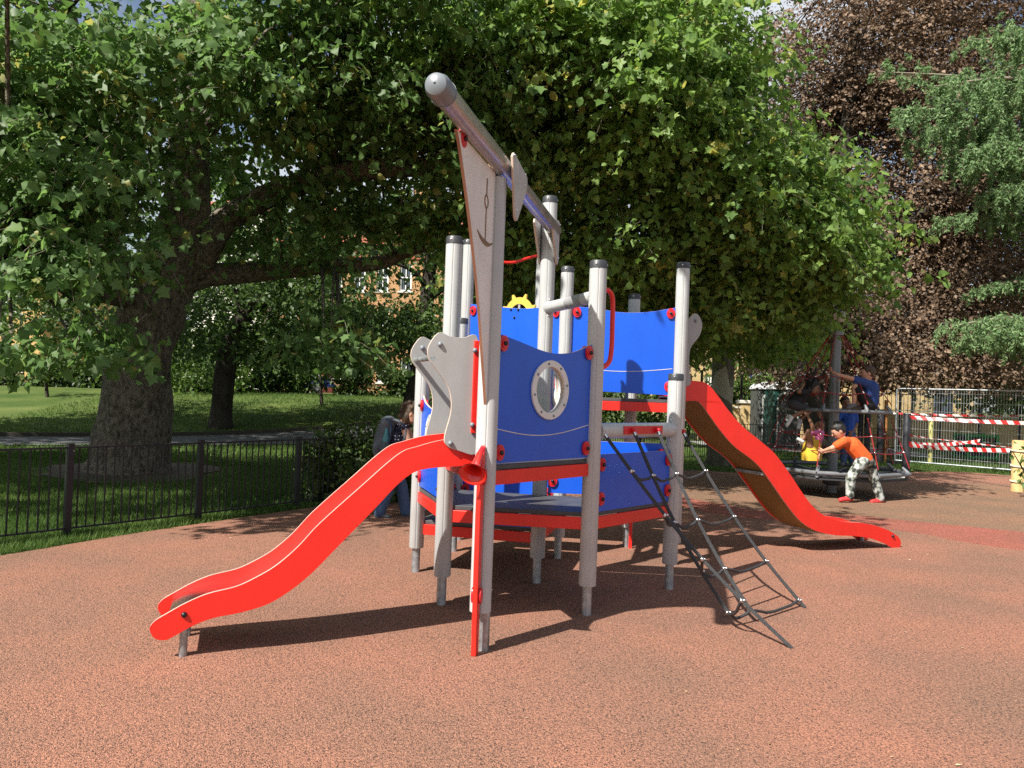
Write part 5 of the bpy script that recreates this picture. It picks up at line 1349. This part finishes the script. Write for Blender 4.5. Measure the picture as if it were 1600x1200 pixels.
for k in range(NS):
    b = MB(); b.tube([rp(r_low, z_low, k), rp(r_low, z_low, k+1)], .036, 12); b.build('lower_ring_tube', M_RAIL, rb)
    b = MB(); b.tube([rp(r_up, z_up, k), rp(r_up, z_up, k+1)], .03, 12); b.build('upper_ring_tube', M_RAIL, rb)
    b = MB(); b.tube([rp(.1, z_low-.10, k), rp(r_low, z_low-.05, k)], .025, 8); b.build('spoke', M_RAIL, rb)
    for nm, A, B in (('rope', rp(.10, z_top-.05, k), rp(r_up, z_up+.12, k)), ('rope', rp(r_up, z_up-.1, k), rp(r_low, z_low+.1, k))):
        b = MB(); b.tube([A, A.lerp(B, .5), B], .009, 6); b.build(nm, M_ROPER, rb)
    for p in (rp(r_up, z_up, k), rp(r_low, z_low, k)):
        b = MB(); q = rp(0, 0, k)*0+Vector((MX, MY, p.z+.3)); b.tube([p+(q-p)*.0, p+(Vector((MX, MY, p.z+1.2))-p)*.09], [.034, .022], 8); b.build('rope_socket', M_RAIL, rb)
    for fz in (.33, .60, .84):                         # hoops of the upper cone
        A, B = rp(.10, z_top-.05, k).lerp(rp(r_up, z_up+.12, k), fz), rp(.10, z_top-.05, k+1).lerp(rp(r_up, z_up+.12, k+1), fz)
        if fz < .5: continue
        b = MB(); b.tube([A.lerp(B, t)-Vector((0, 0, .05*math.sin(math.pi*t))) for t in np.linspace(0, 1, 6)], .008, 6); b.build('rope_hoop', M_ROPER, rb)
        b = MB(); b.ell(A, .02, 8, 6); b.build('rope_joint', M_SBOLT, rb)
    for fz in (.36, .68):
        A, B = rp(r_up, z_up-.1, k).lerp(rp(r_low, z_low+.1, k), fz), rp(r_up, z_up-.1, k+1).lerp(rp(r_low, z_low+.1, k+1), fz)
        b = MB(); b.tube([A.lerp(B, t)-Vector((0, 0, .03*math.sin(math.pi*t))) for t in np.linspace(0, 1, 6)], .008, 6); b.build('rope_hoop', M_ROPER, rb)
        b = MB(); b.ell(A, .02, 8, 6); b.build('rope_joint', M_SBOLT, rb)
# ================================================================ people
def caps(b, A, B, ra, rb_, n=10):
    A, B = Vector(A), Vector(B); d = B-A
    if d.length < 1e-5: return b.ell(A, max(ra, rb_), 10, 8)
    ts = [0, .5, 1]; b.tube([A, A.lerp(B, .5), B], [ra, (ra+rb_)/2, rb_], n)
    b.ell(A, ra, n, 6); b.ell(B, rb_, n, 6); return b
def soft(b, name, m, parent, vox=.012, it=4):
    o = b.build(name, m, parent, sm=None)
    r_ = o.modifiers.new('skin', 'REMESH'); r_.mode = 'VOXEL'; r_.voxel_size = vox; r_.use_smooth_shade = True
    s_ = o.modifiers.new('relax', 'SMOOTH'); s_.iterations = it; s_.factor = .5
    return o
def camo_mat():
    m = bpy.data.materials.new('grey_camouflage'); m.use_nodes = True; t = m.node_tree; b = t.nodes['Principled BSDF']
    c = t.nodes.new('ShaderNodeTexCoord'); n = t.nodes.new('ShaderNodeTexNoise'); n.inputs['Scale'].default_value = 13; n.inputs['Detail'].default_value = 1.5; t.links.new(c.outputs['Object'], n.inputs['Vector'])
    r = t.nodes.new('ShaderNodeValToRGB'); r.color_ramp.interpolation = 'CONSTANT'; e = r.color_ramp.elements
    e[0].color = (.02, .022, .022, 1); e[0].position = 0; e[1].color = (.40, .41, .40, 1); e[1].position = .57
    k = e.new(.43); k.color = (.13, .15, .12, 1); k = e.new(.50); k.color = (.27, .29, .27, 1)
    t.links.new(n.outputs['Fac'], r.inputs['Fac']); t.links.new(r.outputs['Color'], b.inputs['Base Color']); b.inputs['Roughness'].default_value = .85
    return m
def dots_mat():
    m = bpy.data.materials.new('navy_dotted_cloth'); m.use_nodes = True; t = m.node_tree; b = t.nodes['Principled BSDF']
    c = t.nodes.new('ShaderNodeTexCoord'); v = t.nodes.new('ShaderNodeTexVoronoi'); v.inputs['Scale'].default_value = 24; v.inputs['Randomness'].default_value = .3; t.links.new(c.outputs['Object'], v.inputs['Vector'])
    r = t.nodes.new('ShaderNodeValToRGB'); r.color_ramp.interpolation = 'CONSTANT'; e = r.color_ramp.elements
    e[0].color = (.6, .6, .62, 1); e[0].position = 0; e[1].color = (.010, .011, .035, 1); e[1].position = .17
    t.links.new(v.outputs['Distance'], r.inputs['Fac']); t.links.new(r.outputs['Color'], b.inputs['Base Color']); b.inputs['Roughness'].default_value = .85
    return m
M_SK1 = mat('light_skin', (.50, .27, .18), .55, var=.06); M_SK2 = mat('brown_skin', (.20, .095, .05), .55, var=.06); M_SK3 = mat('tan_skin', (.36, .18, .11), .55, var=.06)
M_HR1 = mat('brown_hair', (.055, .03, .015), .6, var=.35, scale=60); M_HR2 = mat('black_hair', (.012, .010, .009), .6, var=.35, scale=60)
M_EYE = mat('eye_dark', (.02, .015, .012), .2); M_LIP = mat('lip', (.30, .10, .08), .5)

def hand(b, wrist, fdir, up, s, curl=.5):
    f = Vector(fdir).normalized(); u = (Vector(up)-f*Vector(up).dot(f)).normalized(); sd = f.cross(u)
    pc = Vector(wrist)+f*.045*s; b.ell(pc, (.036*s, .038*s, .018*s), 10, 6, M=Matrix((sd, f, u)).transposed())
    for i, (k, ln) in enumerate(((-.027, .055), (-.009, .065), (.009, .062), (.027, .048))):
        p0 = Vector(wrist)+f*.075*s+sd*k*s; p1 = p0+f*ln*.55*s-u*curl*.025*s; p2 = p1+f*ln*.30*s-u*curl*.06*s
        caps(b, p0, p1, .0095*s, .0085*s, 6); caps(b, p1, p2, .0085*s, .007*s, 6)
    p0 = Vector(wrist)+f*.025*s+sd*.03*s; p1 = p0+f*.03*s+sd*.028*s-u*.01*s; p2 = p1+f*.032*s-u*curl*.02*s
    caps(b, p0, p1, .012*s, .010*s, 6); caps(b, p1, p2, .010*s, .008*s, 6)
def person(label, base, J, s, skin, hairm, look, shirt, pants, shoes, sleeve='short', leg='long', hair='short', group='children on the roundabout', hq=1.12):
    """J: joints in the world; s: size against an adult; look: facing of the head"""
    r_ = empty('person', base, label, 'person', group)
    J = {k: Vector(v) for k, v in J.items()}
    lk = Vector(look).normalized(); hu_ = (J['head']-J['neck']).normalized(); hu_ = (hu_-lk*hu_.dot(lk)).normalized(); sd = lk.cross(hu_)
    HM = Matrix((sd, lk, hu_)).transposed(); h = J['head']; q = hq*s      # children have larger heads
    b = MB()
    b.ell(h, (.075*q, .095*q, .112*q), 16, 12, M=HM); b.ell(h+lk*.018*q-hu_*.055*q, (.058*q, .068*q, .062*q), 12, 10, M=HM)
    caps(b, h+lk*.088*q+hu_*.01*q, h+lk*.108*q-hu_*.022*q, .010*q, .014*q, 8)
    for k in (-1, 1): b.ell(h+sd*k*.076*q-hu_*.005*q-lk*.008*q, (.012*q, .022*q, .033*q), 8, 6, M=HM)
    caps(b, J['neck']-hu_*.02*q, h-hu_*.06*q, .048*s, .045*s)
    caps(b, J['chest'], J['neck'], .105*s, .055*s); caps(b, J['pelvis'], J['chest'], .11*s, .115*s)
    for k in 'LR':
        if 'sh'+k in J:
            caps(b, J['chest'].lerp(J['neck'], .6), J['sh'+k], .07*s, .055*s)
            caps(b, J['sh'+k], J['el'+k], .050*s, .040*s); caps(b, J['el'+k], J['wr'+k], .039*s, .026*s)
            fd = J['wr'+k]-J['el'+k]; fd = fd if fd.length > .01 else Vector((0, 0, -1))
            hand(b, J['wr'+k], fd, lk.cross(fd).cross(fd)*-1 if lk.cross(fd).length > .05 else hu_, q, .9)
        if 'hip'+k in J:
            caps(b, J['pelvis'], J['hip'+k], .10*s, .085*s); caps(b, J['hip'+k], J['kn'+k], .080*s, .056*s); caps(b, J['kn'+k], J['an'+k], .055*s, .036*s)
            caps(b, J['an'+k], J['to'+k], .034*s, .028*s)
    soft(b, 'body', skin, r_, .0085 if s < .9 else .010, 3)
    for k in (-1, 1):
        e = MB(); e.ell(h+lk*.090*q+sd*k*.032*q+hu_*.012*q, .011*q, 8, 6); e.build('eye', M_EYE, r_)
    e = MB(); e.ell(h+lk*.084*q-hu_*.060*q, (.026*q, .008*q, .007*q), 8, 6, M=HM); e.build('mouth', M_LIP, r_)
    # hair
    b = MB(); b.ell(h+hu_*.022*q-lk*.022*q, (.086*q, .098*q, .106*q), 16, 12, M=HM); b.ell(h+hu_*.072*q+lk*.012*q, (.070*q, .070*q, .046*q), 12, 8, M=HM)
    if hair in ('bob', 'curly'):
        b.ell(h-lk*.055*q-hu_*.06*q, (.088*q, .062*q, .11*q), 12, 10, M=HM)
    if hair == 'curly':
        for _ in range(90):
            d = Vector(rng.normal(size=3)).normalized()
            if d.dot(lk) > .45: continue
            c = h-lk*.03*q-hu_*.01*q+HM @ Vector((d.x*.115*q, min(.1, d.y)*.12*q, d.z*.15*q+.01*q)); b.ell(c, .034*q, 6, 5)
    else:
        for _ in range(26):
            d = Vector(rng.normal(size=3)).normalized(); c = h+hu_*.03*q-lk*.02*q+HM @ Vector((d.x*.08*q, d.y*.092*q, abs(d.z)*.10*q)); b.ell(c, .016*q, 6, 5)
    soft(b, 'hair', hairm, r_, .010, 1)
    # shirt
    if shirt:
        b = MB(); caps(b, J['pelvis'].lerp(J['chest'], .05), J['chest'], .132*s, .137*s); caps(b, J['chest'], J['chest'].lerp(J['neck'], .62), .130*s, .085*s)
        for k in 'LR':
            if 'sh'+k in J:
                caps(b, J['chest'].lerp(J['neck'], .45), J['sh'+k], .088*s, .074*s if sleeve != 'none' else .058*s)
                f = dict(short=.62, none=.05, long=1.)[sleeve]; caps(b, J['sh'+k], J['sh'+k].lerp(J['el'+k], f), *((.072*s, .066*s) if sleeve != 'none' else (.058*s, .054*s)))
                if sleeve == 'long': caps(b, J['el'+k], J['wr'+k], .062*s, .045*s)
        soft(b, 'shirt', shirt, r_, .011, 3)
    if pants:
        b = MB(); caps(b, J['pelvis'], J['pelvis'].lerp(J['chest'], .22), .128*s, .126*s)
        for k in 'LR':
            if 'hip'+k not in J: continue
            caps(b, J['pelvis'], J['hip'+k], .118*s, .104*s)
            f = dict(long=1., short=.85)[leg]; caps(b, J['hip'+k], J['hip'+k].lerp(J['kn'+k], f), .102*s, .078*s)
            if leg == 'long': caps(b, J['kn'+k], J['kn'+k].lerp(J['an'+k], .95), .078*s, .066*s)
        soft(b, 'trousers', pants, r_, .011, 3)
    if shoes:
        for k in 'LR':
            if 'an'+k in J:
                b = MB(); a, t_ = J['an'+k], J['to'+k]; caps(b, a-Vector((0, 0, .02*s))-(t_-a)*.12, t_, .046*s, .036*s); soft(b, 'shoe', shoes, r_, .010, 2)
    return r_
def jt(Y, **k): return {n_: at(v[0], v[1], Y+(v[2] if len(v) > 2 else 0)) for n_, v in k.items()}

# boy in orange pushing the ring
Y = 12.05
person('child in an orange t-shirt and grey camouflage trousers pushing the roundabout', (gp(1350, 785).x, Y, 0), jt(Y, head=(1310, 673), neck=(1319, 687), chest=(1332, 696), pelvis=(1352, 719), shL=(1318, 690, -.10), elL=(1300, 700, -.10), wrL=(1288, 704, .02), shR=(1322, 690, .12), elR=(1303, 702, .16), wrR=(1290, 706, .2),
      hipL=(1346, 722, -.07), knL=(1329, 747, -.08), anL=(1328, 777, -.08), toL=(1313, 781, -.10), hipR=(1357, 722, .07), knR=(1366, 750, .08), anR=(1376, 780, .08), toR=(1362, 784, .05)), .98, M_SK1, M_HR2, (-.85, .1, -.55), mat('orange_cotton', (.60, .09, .012), .85), camo_mat(), mat('red_shoe', (.50, .03, .03), .6))
# boy in blue on the upper ring
Y = 12.75
person('child in a blue t-shirt and black shorts sitting on the upper ring', (at(1350, 640, Y).x, Y, 1.2), jt(Y, head=(1355, 583), neck=(1358, 597), chest=(1361, 607), pelvis=(1360, 631), shL=(1348, 597, -.08), elL=(1330, 591, -.10), wrL=(1309, 585, -.06), shR=(1356, 597, .12), elR=(1340, 596, .18), wrR=(1322, 592, .2),
      hipL=(1356, 632, -.06), knL=(1336, 604, -.08), anL=(1334, 631, -.06), toL=(1325, 637, -.08), hipR=(1357, 632, .06), knR=(1340, 606, .10), anR=(1342, 634, .10), toR=(1332, 639, .10)), .98, M_SK1, M_HR1, (-1, .15, -.05), mat('blue_cotton', (.018, .05, .19), .85), mat('black_cloth', (.008, .008, .009), .85), mat('grey_shoe', (.12, .12, .13), .7), leg='short')
# girl in dark clothes on the left of the upper ring
Y = 12.9
person('child in dark clothes crouching on the left of the upper ring', (at(1245, 640, Y).x, Y, 1.2), jt(Y, head=(1271, 606), neck=(1262, 613), chest=(1252, 618), pelvis=(1240, 630), shL=(1258, 613, -.10), elL=(1248, 612, -.2), wrL=(1254, 604, -.14), shR=(1262, 612, .1), elR=(1258, 618, .16), wrR=(1268, 618, .1),
      hipL=(1241, 632, -.06), knL=(1262, 640, -.10), anL=(1236, 652, -.12), toL=(1230, 664, -.14), hipR=(1242, 632, .07), knR=(1264, 643, .07), anR=(1250, 656, .06), toR=(1248, 668, .02)), .86, M_SK2, M_HR2, (.85, -.35, -.3), mat('black_cloth', (.008, .008, .009), .85), mat('charcoal_cloth', (.03, .03, .034), .85), mat('white_shoe', (.55, .56, .54), .6), leg='short', hair='curly')
# girl in pink with a yellow skirt hanging over the ropes
Y = 12.6
gir = person('child in a pink top and yellow skirt sitting in the ropes', (at(1270, 700, Y).x, Y, .5), jt(Y, head=(1281, 664, .1), neck=(1280, 673), chest=(1277, 682), pelvis=(1268, 699), shL=(1272, 675, -.08), elL=(1268, 662, -.08), wrL=(1262, 650, -.02), shR=(1284, 676, .08), elR=(1284, 664, .1), wrR=(1281, 652, .1),
      hipL=(1266, 697, -.07), knL=(1263, 674, -.12), anL=(1253, 688, -.12), toL=(1247, 686, -.13), hipR=(1268, 697, .07), knR=(1262, 677, .08), anR=(1256, 692, .08), toR=(1250, 691, .06)), .80, M_SK2, M_HR2, (-.3, -.8, .1), mat('pink_cotton', (.52, .13, .30), .85), None, mat('white_shoe', (.55, .56, .54), .6), sleeve='none', leg='short', hair='bob')
b = MB(); cs = at(1268, 704, Y)
for k in range(20):
    a = 6.2832*k/20; 
sk_pts = [(at(1276, 682, Y), .09), (at(1270, 694, Y), .13), (at(1268, 708, Y), .155), (at(1268, 719, Y), .15)]
b.tube([p for p, _ in sk_pts], [r for _, r in sk_pts], 24, prof=lambda a: 1+.06*math.sin(6*a)); b.build('skirt', mat('yellow_cotton', (.55, .36, .03), .85), gir, sm=60)
# boy in blue standing behind the pole
Y = 14.0
person('child in a bright blue t-shirt and jeans standing behind the pole', (at(1326, 720, Y).x, Y, .35), jt(Y, head=(1321, 629), neck=(1323, 642), chest=(1325, 653), pelvis=(1325, 680), shL=(1314, 646, -.02), elL=(1306, 660, -.08), wrL=(1303, 650, -.16), shR=(1335, 647), elR=(1338, 664), wrR=(1332, 674, -.1),
      hipL=(1320, 682), knL=(1319, 702), anL=(1318, 722), toL=(1316, 726, -.14), hipR=(1330, 682), knR=(1331, 702), anR=(1331, 722), toR=(1332, 726, -.14)), .88, M_SK2, M_HR2, (-.15, -1, -.05), mat('bright_blue_cotton', (.015, .07, .36), .85), mat('blue_denim', (.06, .10, .19), .85), mat('grey_shoe', (.12, .12, .13), .7))
# woman with the backpack behind the left slide
Y = 9.1
wm = person('curly haired woman in a dotted navy top and jeans leaning forward with a backpack', (gp(610, 812).x, Y, 0), jt(Y, head=(645, 647), neck=(631, 660), chest=(625, 684), pelvis=(612, 728), shL=(632, 668, -.16), elL=(641, 700, -.18), wrL=(655, 716, -.12), shR=(634, 666, .16), elR=(648, 696, .2), wrR=(664, 712, .2),
      hipL=(611, 732, -.09), knL=(606, 766, -.08), anL=(592, 804, -.08), toL=(607, 808, -.10), hipR=(615, 732, .10), knR=(628, 762, .10), anR=(634, 802, .10), toR=(650, 806, .08)), .96, M_SK1, M_HR1, (1, -.1, -.3), dots_mat(), mat('blue_denim', (.06, .10, .19), .85), mat('dark_trainer', (.05, .05, .055), .7), sleeve='none', hair='curly', group='adults by the ship', hq=1.0)
M_PACK = mat('slate_nylon', (.085, .095, .115), .75, var=.3, scale=12, bump=.3, bscale=25)
bpk = empty('backpack', at(600, 705, Y), 'slate grey backpack with blue trim worn by the woman', 'backpack')
ax_ = (at(611, 655, Y)-at(597, 712, Y)).normalized()
b = MB()
for f in np.linspace(0, 1, 9):
    c = at(597, 698, Y).lerp(at(607, 662, Y), f); k = .155-.03*abs(f-.4)*1.6; b.ell(c, (k*.82, .155, .10), 12, 8)
soft(b, 'pack', M_PACK, bpk, .016, 4)
b = MB(); b.ell(at(590, 700, Y-.06), (.06, .10, .13), 12, 8); soft(b, 'front_pocket', M_PACK, bpk, .014, 3)
b = MB(); b.tube(crom([at(604, 654, Y-.12), at(611, 664, Y-.14), at(609, 684, Y-.15), at(606, 700, Y-.14)], 6), .010, 8); b.build('blue_trim', mat('trim_blue', (.02, .05, .11), .7), bpk, sm=60)
b = MB(); b.tube(crom([at(612, 655, Y-.12), at(626, 660, Y-.17), at(634, 672, Y-.19), at(630, 690, Y-.20), at(616, 704, Y-.17)], 6), .018, 8); b.build('strap', M_PACK, bpk, sm=60)
b = MB(); b.tube([at(601, 702, Y-.15), at(603, 684, Y-.15), at(604, 676, Y-.15), at(604, 669, Y-.15)], [.036, .036, .022, .014], 14); bt = b.build('bottle', mat('turquoise_bottle', (.05, .22, .24), .4), loc=tuple(at(601, 702, Y-.15)))
tag(bt, 'turquoise water bottle in the side pocket of the backpack', 'bottle')
b = MB(); b.tube([at(599, 704, Y-.15), at(602, 690, Y-.15)], [.044, .046], 14, cap=False); b.build('side_pocket', mat('mesh_pocket', (.06, .09, .10), .8), bpk)
